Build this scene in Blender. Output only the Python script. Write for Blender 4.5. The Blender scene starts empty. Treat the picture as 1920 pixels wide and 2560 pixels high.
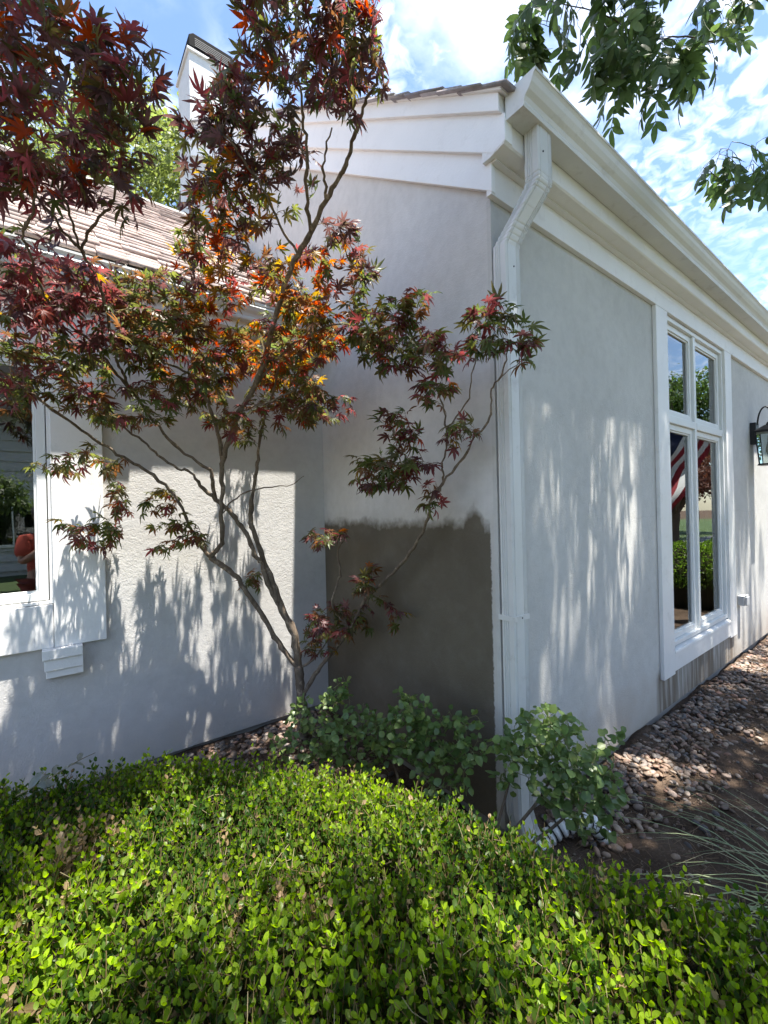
import bpy, math, random
import numpy as np
from mathutils import Matrix, Vector

random.seed(7)
RNG = np.random.default_rng(11)
S = bpy.context.scene
COL = S.collection
R = math.radians

# ------------------------------------------------------------------ camera
EYE = Vector((0.0, 0.0, 1.55))
YAW = R(52.5)
ROLL = math.atan(0.0235)
fw = Vector((math.cos(YAW), math.sin(YAW), 0))
rt = Vector((math.sin(YAW), -math.cos(YAW), 0))
up = Vector((0, 0, 1))
cr = rt * math.cos(ROLL) - up * math.sin(ROLL)
cu = rt * math.sin(ROLL) + up * math.cos(ROLL)
cam_data = bpy.data.cameras.new('camera')
cam = bpy.data.objects.new('camera', cam_data)
COL.objects.link(cam)
cam.matrix_world = Matrix(((cr.x, cu.x, -fw.x, EYE.x), (cr.y, cu.y, -fw.y, EYE.y),
                           (cr.z, cu.z, -fw.z, EYE.z), (0, 0, 0, 1)))
cam_data.sensor_fit = 'HORIZONTAL'
cam_data.sensor_width = 36.0
cam_data.lens = 20.25
cam_data.clip_start = 0.05
cam_data.clip_end = 600
S.camera = cam

# ------------------------------------------------------------------ light
SUN = Vector((0.237, -1.0, 4.54)).normalized()          # towards the sun
sun_data = bpy.data.lights.new('sun', 'SUN')
sun_data.energy = 5.0
sun_data.angle = R(0.53)
sun_data.color = (1.0, 0.955, 0.88)
sun = bpy.data.objects.new('sun', sun_data)
sun.rotation_euler = SUN.to_track_quat('Z', 'Y').to_euler()
sun.location = (0, 0, 30)
COL.objects.link(sun)

W = bpy.data.worlds.new('World')
S.world = W
W.use_nodes = True
wt = W.node_tree
wt.nodes.clear()


def N(t, typ, **kw):
    n = t.nodes.new(typ)
    for k, v in kw.items():
        if k.startswith('i_'):
            key = k[2:].replace('_', ' ')
            n.inputs[int(key) if key.isdigit() else key].default_value = v
        else:
            setattr(n, k, v)
    return n


def mathn(t, op, a, b=None, clamp=False):
    n = t.nodes.new('ShaderNodeMath')
    n.operation = op
    n.use_clamp = clamp
    for i, v in enumerate((a, b)):
        if v is None:
            continue
        if isinstance(v, (int, float)):
            n.inputs[i].default_value = v
        else:
            t.links.new(v, n.inputs[i])
    return n.outputs[0]


def ramp(t, fac, stops):
    n = t.nodes.new('ShaderNodeValToRGB')
    el = n.color_ramp.elements
    while len(el) < len(stops):
        el.new(0.5)
    for e, (p, c) in zip(el, stops):
        e.position = p
        e.color = c if len(c) == 4 else (*c, 1)
    t.links.new(fac, n.inputs[0])
    return n.outputs[0]


def mixc(t, fac, a, b, blend='MIX'):
    n = t.nodes.new('ShaderNodeMix')
    n.data_type = 'RGBA'
    n.blend_type = blend
    for sock, v in ((n.inputs[0], fac), (n.inputs[6], a), (n.inputs[7], b)):
        if isinstance(v, (int, float)):
            sock.default_value = v
        elif isinstance(v, tuple):
            sock.default_value = v if len(v) == 4 else (*v, 1)
        else:
            t.links.new(v, sock)
    return n.outputs[2]


sky = N(wt, 'ShaderNodeTexSky', sky_type='NISHITA', sun_disc=False)
sky.sun_elevation = math.asin(SUN.z)
sky.sun_rotation = math.atan2(SUN.x, SUN.y)
sky.altitude = 350
sky.air_density = 1.1
sky.dust_density = 0.4
sky.ozone_density = 1.6
tc = N(wt, 'ShaderNodeTexCoord')
sep = N(wt, 'ShaderNodeSeparateXYZ')
wt.links.new(tc.outputs['Generated'], sep.inputs[0])
den = mathn(wt, 'ADD', mathn(wt, 'MAXIMUM', sep.outputs[2], 0.0), 0.18)
comb = N(wt, 'ShaderNodeCombineXYZ')
wt.links.new(mathn(wt, 'DIVIDE', sep.outputs[0], den), comb.inputs[0])
wt.links.new(mathn(wt, 'DIVIDE', sep.outputs[1], den), comb.inputs[1])
mp = N(wt, 'ShaderNodeMapping')
mp.inputs['Location'].default_value = (10.42, -13.46, 0.0)
wt.links.new(comb.outputs[0], mp.inputs[0])
n1 = N(wt, 'ShaderNodeTexNoise', i_Scale=1.25, i_Detail=9.0, i_Roughness=0.55, i_Distortion=0.12)
wt.links.new(mp.outputs[0], n1.inputs['Vector'])
big = ramp(wt, n1.outputs[0], [(0.53, (0, 0, 0)), (0.68, (1, 1, 1))])
n2 = N(wt, 'ShaderNodeTexNoise', i_Scale=24.0, i_Detail=4.0, i_Roughness=0.5, i_Distortion=0.6)
wt.links.new(mp.outputs[0], n2.inputs['Vector'])
n3 = N(wt, 'ShaderNodeTexNoise', i_Scale=1.7, i_Detail=3.0)
mp3 = N(wt, 'ShaderNodeMapping')
mp3.inputs['Location'].default_value = (8.1, 2.4, 0.0)
wt.links.new(comb.outputs[0], mp3.inputs[0])
wt.links.new(mp3.outputs[0], n3.inputs['Vector'])
mack = mathn(wt, 'MULTIPLY', ramp(wt, n2.outputs[0], [(0.42, (0, 0, 0)), (0.68, (1, 1, 1))]),
             ramp(wt, n3.outputs[0], [(0.45, (0, 0, 0)), (0.66, (0.6, 0.6, 0.6))]))
cloud = mathn(wt, 'MAXIMUM', big, mack)
above = mathn(wt, 'MULTIPLY', mathn(wt, 'MAXIMUM', sep.outputs[2], 0.0), 8.0, clamp=True)
cloud = mathn(wt, 'MULTIPLY', mathn(wt, 'MULTIPLY', cloud, above), 0.95)
ncl = N(wt, 'ShaderNodeTexNoise', i_Scale=3.0, i_Detail=6.0)
wt.links.new(mp.outputs[0], ncl.inputs['Vector'])
ccol = ramp(wt, ncl.outputs[0], [(0.35, (7.2, 7.4, 7.9)), (0.65, (10.2, 10.2, 10.3))])
skyb = mixc(wt, 1.0, sky.outputs[0], (1.04, 1.07, 1.14), 'MULTIPLY')
scol = mixc(wt, cloud, skyb, ccol)
bg = N(wt, 'ShaderNodeBackground', i_Strength=0.085)
wt.links.new(scol, bg.inputs[0])
wo = N(wt, 'ShaderNodeOutputWorld')
wt.links.new(bg.outputs[0], wo.inputs[0])

S.view_settings.view_transform = 'Standard'
S.view_settings.look = 'None'
S.view_settings.exposure = 1.88
S.view_settings.gamma = 1.0
S.render.engine = 'CYCLES'
S.cycles.use_denoising = True
S.cycles.max_bounces = 6
S.cycles.diffuse_bounces = 3
S.cycles.glossy_bounces = 3
S.cycles.transmission_bounces = 4
S.cycles.adaptive_threshold = 0.02
S.cycles.transparent_max_bounces = 12
S.cycles.caustics_reflective = False
S.cycles.caustics_refractive = False


# ------------------------------------------------------------------ materials
def new_mat(name):
    m = bpy.data.materials.new(name)
    m.use_nodes = True
    t = m.node_tree
    b = t.nodes['Principled BSDF']
    return m, t, b


def pos(t):
    return N(t, 'ShaderNodeNewGeometry').outputs['Position']


def noise(t, scale, detail=3.0, rough=0.5, vec=None, dist=0.0):
    n = N(t, 'ShaderNodeTexNoise', i_Scale=scale, i_Detail=detail, i_Roughness=rough, i_Distortion=dist)
    t.links.new(vec if vec is not None else pos(t), n.inputs['Vector'])
    return n.outputs[0]


def bump(t, b, h, dist=0.002, strength=0.6):
    n = N(t, 'ShaderNodeBump', i_Strength=strength, i_Distance=dist)
    t.links.new(h, n.inputs['Height'])
    t.links.new(n.outputs[0], b.inputs['Normal'])


def paint(name, c, rough=0.5, var=0.06, bscale=0.0, bdist=0.0008, grime=0.0, spec=0.4):
    m, t, b = new_mat(name)
    f = noise(t, 3.0, 5.0, 0.6)
    lo = tuple(v * (1 - var) for v in c)
    col = ramp(t, f, [(0.3, lo), (0.7, c)])
    if grime:
        g = ramp(t, noise(t, 9.0, 6.0, 0.7), [(0.56, (0, 0, 0)), (0.75, (grime,) * 3)])
        col = mixc(t, g, col, (0.22, 0.19, 0.14))
    t.links.new(col, b.inputs['Base Color'])
    b.inputs['Roughness'].default_value = rough
    b.inputs['Specular IOR Level'].default_value = spec
    if bscale:
        bump(t, b, noise(t, bscale, 3.0, 0.6), bdist, 0.7)
    return m


def stucco(name, c, patch=False, dirt=False):
    m, t, b = new_mat(name)
    P = pos(t)
    sp = N(t, 'ShaderNodeSeparateXYZ')
    t.links.new(P, sp.inputs[0])
    x, y, z = sp.outputs
    lo = tuple(v * 0.88 for v in c)
    col = ramp(t, noise(t, 1.7, 6.0, 0.6, P), [(0.3, lo), (0.7, c)])
    mott = ramp(t, noise(t, 14.0, 5.0, 0.65, P), [(0.32, (0.91,) * 3), (0.6, (1, 1, 1))])
    col = mixc(t, 1.0, col, mott, 'MULTIPLY')
    # general soil splash low down on the wall
    base = mathn(t, 'SUBTRACT', 0.42, z)
    base = mathn(t, 'ADD', mathn(t, 'MULTIPLY', base, 1.6), mathn(t, 'SUBTRACT', mathn(t, 'MULTIPLY', noise(t, 7.0, 6.0, 0.7, P), 1.1), 0.62), clamp=True)
    amt = 0.8 if dirt else 0.35
    col = mixc(t, mathn(t, 'MULTIPLY', base, amt), col, (0.27, 0.20, 0.13))
    if dirt:
        # drip marks beneath the window
        mpn = N(t, 'ShaderNodeMapping')
        mpn.inputs['Scale'].default_value = (16.0, 1.0, 1.3)
        t.links.new(P, mpn.inputs[0])
        st = ramp(t, noise(t, 1.0, 4.0, 0.6, mpn.outputs[0]), [(0.42, (0.95,) * 3), (0.66, (0.1,) * 3)])
        inx = mathn(t, 'MULTIPLY', mathn(t, 'MULTIPLY', mathn(t, 'SUBTRACT', x, 3.5), 14.0, clamp=True),
                    mathn(t, 'MULTIPLY', mathn(t, 'SUBTRACT', 5.55, x), 5.0, clamp=True))
        inz = mathn(t, 'MULTIPLY', mathn(t, 'SUBTRACT', 0.34, z), 12.0, clamp=True)
        mk = mathn(t, 'MULTIPLY', mathn(t, 'MULTIPLY', inx, inz), st)
        col = mixc(t, mathn(t, 'MULTIPLY', mk, 0.92), col, (0.15, 0.115, 0.08))
        # a hairline crack
        ck = mathn(t, 'ADD', mathn(t, 'MULTIPLY', mathn(t, 'SUBTRACT', noise(t, 5.0, 5.0, 0.7, P), 0.5), 0.12), 1.47)
        ck = mathn(t, 'ABSOLUTE', mathn(t, 'SUBTRACT', z, ck))
        ck = mathn(t, 'MULTIPLY', mathn(t, 'SUBTRACT', 1.0, mathn(t, 'MULTIPLY', ck, 500.0), clamp=True),
                   mathn(t, 'MULTIPLY', mathn(t, 'SUBTRACT', x, 2.55), 6.0, clamp=True))
        col = mixc(t, mathn(t, 'MULTIPLY', ck, 0.45), col, (0.25, 0.23, 0.2))
    if patch:
        # freshly brushed dark primer on the lower part of the gable wall
        mpy = N(t, 'ShaderNodeMapping')
        mpy.inputs['Scale'].default_value = (1.0, 1.0, 0.6)
        t.links.new(P, mpy.inputs[0])
        e = mathn(t, 'ADD', mathn(t, 'ADD', mathn(t, 'MULTIPLY', mathn(t, 'SUBTRACT', noise(t, 3.1, 1.0, 0.5, mpy.outputs[0]), 0.5), 0.05), mathn(t, 'MULTIPLY', mathn(t, 'SUBTRACT', noise(t, 12.0, 2.0, 0.6, P), 0.5), 0.10)),
                  mathn(t, 'MULTIPLY', mathn(t, 'SUBTRACT', noise(t, 45.0, 4.0, 0.7, P), 0.5), 0.03))
        # one brush dab stands higher near the outer corner
        dab = mathn(t, 'SUBTRACT', 1.0, mathn(t, 'MULTIPLY', mathn(t, 'ABSOLUTE', mathn(t, 'SUBTRACT', y, 1.475)), 15.0), clamp=True)
        e = mathn(t, 'ADD', e, mathn(t, 'MULTIPLY', mathn(t, 'POWER', dab, 0.6), 0.07))
        top = mathn(t, 'ADD', e, 1.515)
        mk = mathn(t, 'MULTIPLY', mathn(t, 'SUBTRACT', top, z), 15.0, clamp=True)
        ed = mathn(t, 'ADD', mathn(t, 'MULTIPLY', noise(t, 24.0, 4.0, 0.7, P), 0.03), 1.352)
        mk = mathn(t, 'MULTIPLY', mk, mathn(t, 'MULTIPLY', mathn(t, 'SUBTRACT', y, ed), 130.0, clamp=True))
        pc = ramp(t, noise(t, 3.2, 5.0, 0.6, P), [(0.3, (0.108, 0.091, 0.066)), (0.72, (0.142, 0.122, 0.091))])
        wash = mathn(t, 'MULTIPLY', mathn(t, 'SUBTRACT', mathn(t, 'ADD', top, 0.07), z), 9.0, clamp=True)
        col = mixc(t, mathn(t, 'MULTIPLY', wash, 0.35), col, (0.40, 0.37, 0.31))
        thin = ramp(t, noise(t, 11.0, 5.0, 0.7, P), [(0.28, (0.965,) * 3), (0.5, (1,) * 3)])
        col = mixc(t, mathn(t, 'MULTIPLY', mk, thin), col, pc)
    t.links.new(col, b.inputs['Base Color'])
    b.inputs['Roughness'].default_value = 0.88
    b.inputs['Specular IOR Level'].default_value = 0.2
    h = mathn(t, 'ADD', noise(t, 120.0, 3.0, 0.65, P), mathn(t, 'MULTIPLY', noise(t, 38.0, 3.0, 0.6, P), 0.8))
    bump(t, b, h, 0.004, 0.6)
    return m


def foliage_mat(name, trans=0.42, gain=2.0, sat=1.1, rough=0.42, spec=0.45, tint=None):
    m, t, b = new_mat(name)
    at = N(t, 'ShaderNodeAttribute', attribute_name='tint')
    col = at.outputs['Color']
    nz = ramp(t, noise(t, 60.0, 3.0), [(0.3, (0.82,) * 3), (0.7, (1.1,) * 3)])
    col = mixc(t, 1.0, col, nz, 'MULTIPLY')
    t.links.new(col, b.inputs['Base Color'])
    b.inputs['Roughness'].default_value = rough
    b.inputs['Specular IOR Level'].default_value = spec
    hs = N(t, 'ShaderNodeHueSaturation', i_Saturation=sat, i_Value=gain)
    t.links.new(col, hs.inputs['Color'])
    tr = N(t, 'ShaderNodeBsdfTranslucent')
    tcol = hs.outputs[0]
    if tint:
        tcol = mixc(t, 1.0, tcol, tint, 'MULTIPLY')
    t.links.new(tcol, tr.inputs[0])
    mx = N(t, 'ShaderNodeMixShader', i_0=trans)
    t.links.new(b.outputs[0], mx.inputs[1])
    t.links.new(tr.outputs[0], mx.inputs[2])
    t.links.new(mx.outputs[0], t.nodes['Material Output'].inputs[0])
    return m


def glass_mat(name, ior=1.9):
    m, t, b = new_mat(name)
    t.nodes.remove(b)
    fr = N(t, 'ShaderNodeFresnel', i_IOR=ior)
    nb = N(t, 'ShaderNodeBump', i_Strength=0.05, i_Distance=0.01)
    t.links.new(noise(t, 2.2, 2.0), nb.inputs['Height'])
    gl = N(t, 'ShaderNodeBsdfGlossy', i_Roughness=0.0)
    gl.inputs[0].default_value = (0.95, 0.98, 0.97, 1)
    t.links.new(nb.outputs[0], gl.inputs['Normal'])
    tr = N(t, 'ShaderNodeBsdfTransparent')
    tr.inputs[0].default_value = (0.72, 0.78, 0.76, 1)
    mx = N(t, 'ShaderNodeMixShader')
    t.links.new(fr.outputs[0], mx.inputs[0])
    t.links.new(tr.outputs[0], mx.inputs[1])
    t.links.new(gl.outputs[0], mx.inputs[2])
    t.links.new(mx.outputs[0], t.nodes['Material Output'].inputs[0])
    return m


def bark_mat(name, a, c, scale=30.0):
    m, t, b = new_mat(name)
    mpn = N(t, 'ShaderNodeMapping')
    mpn.inputs['Scale'].default_value = (1, 1, 0.35)
    t.links.new(pos(t), mpn.inputs[0])
    f = noise(t, scale, 6.0, 0.7, mpn.outputs[0])
    col = ramp(t, f, [(0.3, a), (0.7, c)])
    lich = ramp(t, noise(t, 22.0, 5.0, 0.7), [(0.57, (0, 0, 0)), (0.66, (0.7,) * 3)])
    col = mixc(t, lich, col, tuple(min(0.45, v * 1.8) for v in c))
    t.links.new(col, b.inputs['Base Color'])
    b.inputs['Roughness'].default_value = 0.85
    b.inputs['Specular IOR Level'].default_value = 0.2
    bump(t, b, f, 0.006, 0.8)
    return m


def attr_mat(name, rough=0.7, nscale=40.0, bd=0.001, spec=0.3):
    m, t, b = new_mat(name)
    at = N(t, 'ShaderNodeAttribute', attribute_name='tint')
    nz = ramp(t, noise(t, nscale, 5.0, 0.65), [(0.3, (0.72,) * 3), (0.7, (1.12,) * 3)])
    t.links.new(mixc(t, 1.0, at.outputs['Color'], nz, 'MULTIPLY'), b.inputs['Base Color'])
    b.inputs['Roughness'].default_value = rough
    b.inputs['Specular IOR Level'].default_value = spec
    bump(t, b, noise(t, nscale * 2, 4.0, 0.6), bd, 0.5)
    return m


M = {}
M['stucco'] = stucco('stucco', (0.597, 0.583, 0.556))
M['stucco_gable'] = stucco('stucco_gable', (0.642, 0.627, 0.600), patch=True)
M['stucco_front'] = stucco('stucco_front', (0.582, 0.572, 0.540), dirt=True)
M['trim'] = paint('trim_paint', (0.80, 0.79, 0.765), 0.45, 0.07, 90.0, 0.0014, 0.2)
M['rake'] = paint('rake_paint', (0.84, 0.84, 0.83), 0.6, 0.06, 70.0, 0.003, 0.12)
M['gutter'] = paint('gutter_paint', (0.66, 0.662, 0.635), 0.42, 0.1, 25.0, 0.0012, 0.34)
M['vinyl'] = paint('window_vinyl', (0.76, 0.77, 0.75), 0.35, 0.04, 0.0, 0.0, 0.08)
M['seal'] = paint('dark_seal', (0.06, 0.055, 0.05), 0.7)
M['metal_black'] = paint('black_metal', (0.012, 0.012, 0.014), 0.38, 0.2, 200.0, 0.0003)
M['cap_black'] = paint('chimney_cap', (0.010, 0.010, 0.011), 0.85, 0.2, 0, 0, 0, 0.1)
M['pvc_dark'] = paint('dark_grey_metal', (0.05, 0.05, 0.052), 0.6)
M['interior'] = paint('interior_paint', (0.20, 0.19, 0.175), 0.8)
M['concrete'] = paint('concrete', (0.30, 0.285, 0.26), 0.85, 0.2, 60.0, 0.002, 0.3)
M['glass'] = glass_mat('window_glass', 2.7)
M['shingle'] = attr_mat('shingle', 0.9, 30.0, 0.003)
M['stone'] = attr_mat('river_stone', 0.62, 35.0, 0.0008)
M['maple_leaf'] = foliage_mat('maple_leaf', 0.45, 2.5, 1.1, 0.42, 0.35)
M['box_leaf'] = foliage_mat('boxwood_leaf', 0.5, 2.7, 1.12, 0.42, 0.3)
M['shrub_leaf'] = foliage_mat('shrub_leaf', 0.32, 2.0, 1.05, 0.4, 0.5)
M['ash_leaf'] = foliage_mat('ash_leaf', 0.36, 1.9, 1.1, 0.4, 0.45)
M['far_leaf'] = foliage_mat('far_leaf', 0.4, 2.2, 1.1, 0.5, 0.3)
M['blade'] = foliage_mat('grass_blade', 0.3, 1.6, 1.0, 0.5, 0.3)
M['maple_bark'] = bark_mat('maple_bark', (0.085, 0.062, 0.045), (0.24, 0.19, 0.14), 45.0)
M['ash_bark'] = bark_mat('ash_bark', (0.06, 0.05, 0.04), (0.16, 0.13, 0.10), 14.0)
M['twig'] = bark_mat('twig_bark', (0.10, 0.07, 0.045), (0.25, 0.19, 0.12), 60.0)


# ------------------------------------------------------------------ helpers
ORG = {}


def worg(o):
    return ORG.get(o.name, Vector((0, 0, 0))) if o else Vector((0, 0, 0))


def link(o, parent=None):
    COL.objects.link(o)
    if parent is not None:
        o.parent = parent
        o.matrix_parent_inverse = Matrix.Translation(-worg(parent))
    return o


def empty(name, loc, parent=None):
    o = bpy.data.objects.new(name, None)
    o.location = loc
    o.empty_display_size = 0.05
    link(o, parent)
    ORG[o.name] = Vector(loc)
    return o


def tag(o, label=None, cat=None, group=None, kind=None):
    if label:
        o['label'] = label
    if cat:
        o['category'] = cat
    if group:
        o['group'] = group
    if kind:
        o['kind'] = kind
    return o


def mesh(name, V, F, mat, parent=None, smooth=False, bevel=0.0):
    me = bpy.data.meshes.new(name)
    me.from_pydata([tuple(v) for v in V], [], [tuple(f) for f in F])
    me.materials.append(mat)
    if smooth:
        me.polygons.foreach_set('use_smooth', [True] * len(me.polygons))
    me.update()
    o = bpy.data.objects.new(name, me)
    link(o, parent)
    if bevel:
        b = o.modifiers.new('bevel', 'BEVEL')
        b.width = bevel
        b.segments = 2
        b.limit_method = 'ANGLE'
        b.angle_limit = R(40)
    return o


def np_mesh_data(name, V, F, mat, col=None, smooth=True):
    """V (n,3), F (m,3) triangles, col (n,3) point colours"""
    me = bpy.data.meshes.new(name)
    V = np.asarray(V, np.float32)
    F = np.asarray(F, np.int32)
    me.vertices.add(len(V))
    me.vertices.foreach_set('co', V.ravel())
    me.loops.add(F.size)
    me.loops.foreach_set('vertex_index', F.ravel())
    me.polygons.add(len(F))
    me.polygons.foreach_set('loop_start', np.arange(0, F.size, 3, dtype=np.int32))
    if smooth:
        me.polygons.foreach_set('use_smooth', np.ones(len(F), bool))
    if col is not None:
        a = me.attributes.new('tint', 'FLOAT_COLOR', 'POINT')
        c = np.ones((len(V), 4), np.float32)
        c[:, :3] = col
        a.data.foreach_set('color', c.ravel())
    me.materials.append(mat)
    me.update(calc_edges=True)
    return me


def np_mesh(name, V, F, mat, parent=None, col=None, smooth=True):
    o = bpy.data.objects.new(name, np_mesh_data(name, V, F, mat, col, smooth))
    return link(o, parent)


def scatter(tv, tf, frames, locs, scales):
    """copy template (tv, tf) with rotation frames (n,3,3 columns = axes)"""
    n = len(locs)
    V = np.einsum('nij,kj->nki', frames, tv) * np.asarray(scales)[:, None, None] + np.asarray(locs)[:, None, :]
    k = len(tv)
    F = (np.asarray(tf)[None] + (np.arange(n) * k)[:, None, None]).reshape(-1, 3)
    return V.reshape(-1, 3), F


def box(name, x0, x1, y0, y1, z0, z1, mat, parent=None, bevel=0.002):
    V = [(x0, y0, z0), (x1, y0, z0), (x1, y1, z0), (x0, y1, z0), (x0, y0, z1), (x1, y0, z1), (x1, y1, z1), (x0, y1, z1)]
    F = [(3, 2, 1, 0), (4, 5, 6, 7), (0, 1, 5, 4), (1, 2, 6, 5), (2, 3, 7, 6), (3, 0, 4, 7)]
    return mesh(name, V, F, mat, parent, bevel=bevel)


def prism(name, prof, axis, a0, a1, mat, parent=None, bevel=0.0, caps=True, smooth=False):
    """profile points in the two other axes, extruded along axis"""
    def put(p, a):
        return (a, p[0], p[1]) if axis == 'x' else (p[0], a, p[1]) if axis == 'y' else (p[0], p[1], a)
    n = len(prof)
    V = [put(p, a0) for p in prof] + [put(p, a1) for p in prof]
    F = [(i, (i + 1) % n, n + (i + 1) % n, n + i) for i in range(n)]
    if caps:
        F += [tuple(range(n))[::-1], tuple(range(n, 2 * n))]
    return mesh(name, V, F, mat, parent, bevel=bevel, smooth=smooth)


def frame_y(name, x0, x1, z0, z1, w, y0, y1, mat, parent, bevel=0.002, wb=None):
    """rectangular frame in an XZ plane: bar width w, from y0 (front) to y1"""
    wb = w if wb is None else wb
    o = [(x0, z0), (x1, z0), (x1, z1), (x0, z1)]
    i = [(x0 + w, z0 + wb), (x1 - w, z0 + wb), (x1 - w, z1 - w), (x0 + w, z1 - w)]
    V = [(p[0], y0, p[1]) for p in o] + [(p[0], y0, p[1]) for p in i] + [(p[0], y1, p[1]) for p in o] + [(p[0], y1, p[1]) for p in i]
    F = []
    for k in range(4):
        j = (k + 1) % 4
        F += [(k, j, 4 + j, 4 + k), (4 + k, 4 + j, 12 + j, 12 + k), (8 + j, 8 + k, 12 + k, 12 + j), (8 + k, 8 + j, j, k)]
    return mesh(name, V, F, mat, parent, bevel=bevel)


def wall_y(name, x0, x1, z0, z1, y0, y1, hole, mat, parent):
    """wall slab facing -Y with one rectangular opening"""
    hx0, hx1, hz0, hz1 = hole
    o = [(x0, z0), (x1, z0), (x1, z1), (x0, z1)]
    i = [(hx0, hz0), (hx1, hz0), (hx1, hz1), (hx0, hz1)]
    V = [(p[0], y0, p[1]) for p in o] + [(p[0], y0, p[1]) for p in i] + [(p[0], y1, p[1]) for p in o] + [(p[0], y1, p[1]) for p in i]
    F = []
    for k in range(4):
        j = (k + 1) % 4
        F += [(k, j, 4 + j, 4 + k), (4 + k, 4 + j, 12 + j, 12 + k), (8 + j, 8 + k, 12 + k, 12 + j), (8 + k, 8 + j, j, k)]
    return mesh(name, V, F, mat, parent)


def tube_arrays(paths, sides=6):
    """list of (pts (k,3), radii (k)) -> V, F"""
    Vs, Fs, base = [], [], 0
    for pts, rad in paths:
        pts = np.asarray(pts, float)
        k = len(pts)
        T = np.gradient(pts, axis=0)
        T /= np.linalg.norm(T, axis=1)[:, None] + 1e-9
        ref = np.array([0.31, 0.77, 0.55])
        A = np.cross(T, ref)
        A /= np.linalg.norm(A, axis=1)[:, None] + 1e-9
        B = np.cross(T, A)
        s = sides if max(rad) > 0.004 else 4
        if max(rad) > 0.02:
            s = 10
        ang = np.arange(s) * 2 * math.pi / s
        ring = (np.cos(ang)[None, :, None] * A[:, None] + np.sin(ang)[None, :, None] * B[:, None])
        V = pts[:, None] + ring * np.asarray(rad)[:, None, None]
        V = np.vstack([V.reshape(-1, 3), pts[-1:] + T[-1:] * rad[-1]])
        Vs.append(V)
        i = np.arange(k - 1)[:, None] * s
        j = np.arange(s)[None]
        a, b2 = i + j, i + (j + 1) % s
        q = np.stack([a, b2, b2 + s, a, b2 + s, a + s], -1).reshape(-1, 3)
        tip = np.stack([(k - 1) * s + np.arange(s), (k - 1) * s + (np.arange(s) + 1) % s, np.full(s, k * s)], -1)
        Fs.append(np.vstack([q, tip]) + base)
        base += len(V)
    return np.vstack(Vs), np.vstack(Fs)


def smooth_path(pts, n):
    """Catmull-Rom resample of (x,y,z,r...) rows"""
    p = np.asarray(pts, float)
    p = np.vstack([2 * p[0] - p[1], p, 2 * p[-1] - p[-2]])
    out = []
    for i in range(1, len(p) - 2):
        for t in np.linspace(0, 1, n, endpoint=False):
            a, b, c, d = p[i - 1], p[i], p[i + 1], p[i + 2]
            out.append(0.5 * ((2 * b) + (-a + c) * t + (2 * a - 5 * b + 4 * c - d) * t * t + (-a + 3 * b - 3 * c + d) * t ** 3))
    out.append(p[-2])
    return np.array(out)


def unit(v):
    return v / (np.linalg.norm(v, axis=-1, keepdims=True) + 1e-9)


def frames_from(d, nrm):
    """columns: x = along leaf d, y = side, z = normal"""
    d = unit(d)
    s = unit(np.cross(nrm, d))
    n = np.cross(d, s)
    return np.stack([d, s, n], -1)


def frame_matrix(fr, loc, s):
    m = np.eye(4)
    m[:3, :3] = fr * s
    m[:3, 3] = loc
    return Matrix(m.tolist())


# ------------------------------------------------------------------ ground
X0, Y0, Y1 = 1.71, 1.326, 3.004
GZ = -0.06


def soil_mat():
    m, t, b = new_mat('garden_soil')
    P = pos(t)
    f = noise(t, 5.0, 8.0, 0.7, P)
    col = ramp(t, f, [(0.3, (0.050, 0.034, 0.025)), (0.55, (0.105, 0.073, 0.052)), (0.75, (0.17, 0.125, 0.092))])
    sp = ramp(t, noise(t, 95.0, 3.0, 0.7, P), [(0.55, (0, 0, 0)), (0.7, (0.6,) * 3)])
    col = mixc(t, sp, col, (0.24, 0.17, 0.12))
    t.links.new(col, b.inputs['Base Color'])
    b.inputs['Roughness'].default_value = 0.95
    b.inputs['Specular IOR Level'].default_value = 0.1
    bump(t, b, mathn(t, 'ADD', noise(t, 60.0, 6.0, 0.7, P), noise(t, 14.0, 4.0, 0.6, P)), 0.02, 0.9)
    return m


def lawn_mat():
    m, t, b = new_mat('lawn_grass')
    P = pos(t)
    col = ramp(t, noise(t, 0.9, 8.0, 0.7, P), [(0.3, (0.035, 0.065, 0.016)), (0.7, (0.075, 0.125, 0.03))])
    t.links.new(col, b.inputs['Base Color'])
    b.inputs['Roughness'].default_value = 0.9
    bump(t, b, noise(t, 160.0, 4.0, 0.7, P), 0.03, 1.0)
    return m


M['soil'] = soil_mat()
M['lawn'] = lawn_mat()
g = mesh('ground', [(-150, -150, GZ - 0.1), (150, -150, GZ - 0.1), (150, 150, GZ - 0.1), (-150, 150, GZ - 0.1)], [(0, 1, 2, 3)], M['soil'])
tag(g, kind='structure')
def bank(x_, y_):
    """the soil rises a little towards the recessed wall"""
    u = np.clip((np.asarray(y_) - 2.1) / 0.75, 0, 1)
    return 0.085 * u * u * (3 - 2 * u)


# the planting bed in front of the house: an uneven sheet of soil
gx, gy = np.meshgrid(np.linspace(-4, 9, 131), np.linspace(-2.2, 3.05, 54))
gz = GZ + 0.012 * np.sin(gx * 5.1 + gy * 3.3) + 0.010 * np.sin(gx * 9.7 - gy * 8.1) + 0.008 * RNG.standard_normal(gx.shape)
gz += bank(gx, gy)
gz[0] = GZ - 0.03
gV = np.stack([gx, gy, gz], -1).reshape(-1, 3)
ii = np.arange(53)[:, None] * 131 + np.arange(130)[None]
gF = np.stack([ii, ii + 1, ii + 132, ii, ii + 132, ii + 131], -1).reshape(-1, 3)
bed = np_mesh('garden_bed', gV, gF, M['soil'])
tag(bed, kind='structure')
lw = mesh('lawn', [(-60, -16, GZ - 0.05), (60, -16, GZ - 0.05), (60, -2.1, GZ - 0.05), (-60, -2.1, GZ - 0.05)], [(0, 1, 2, 3)], M['lawn'])
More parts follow.
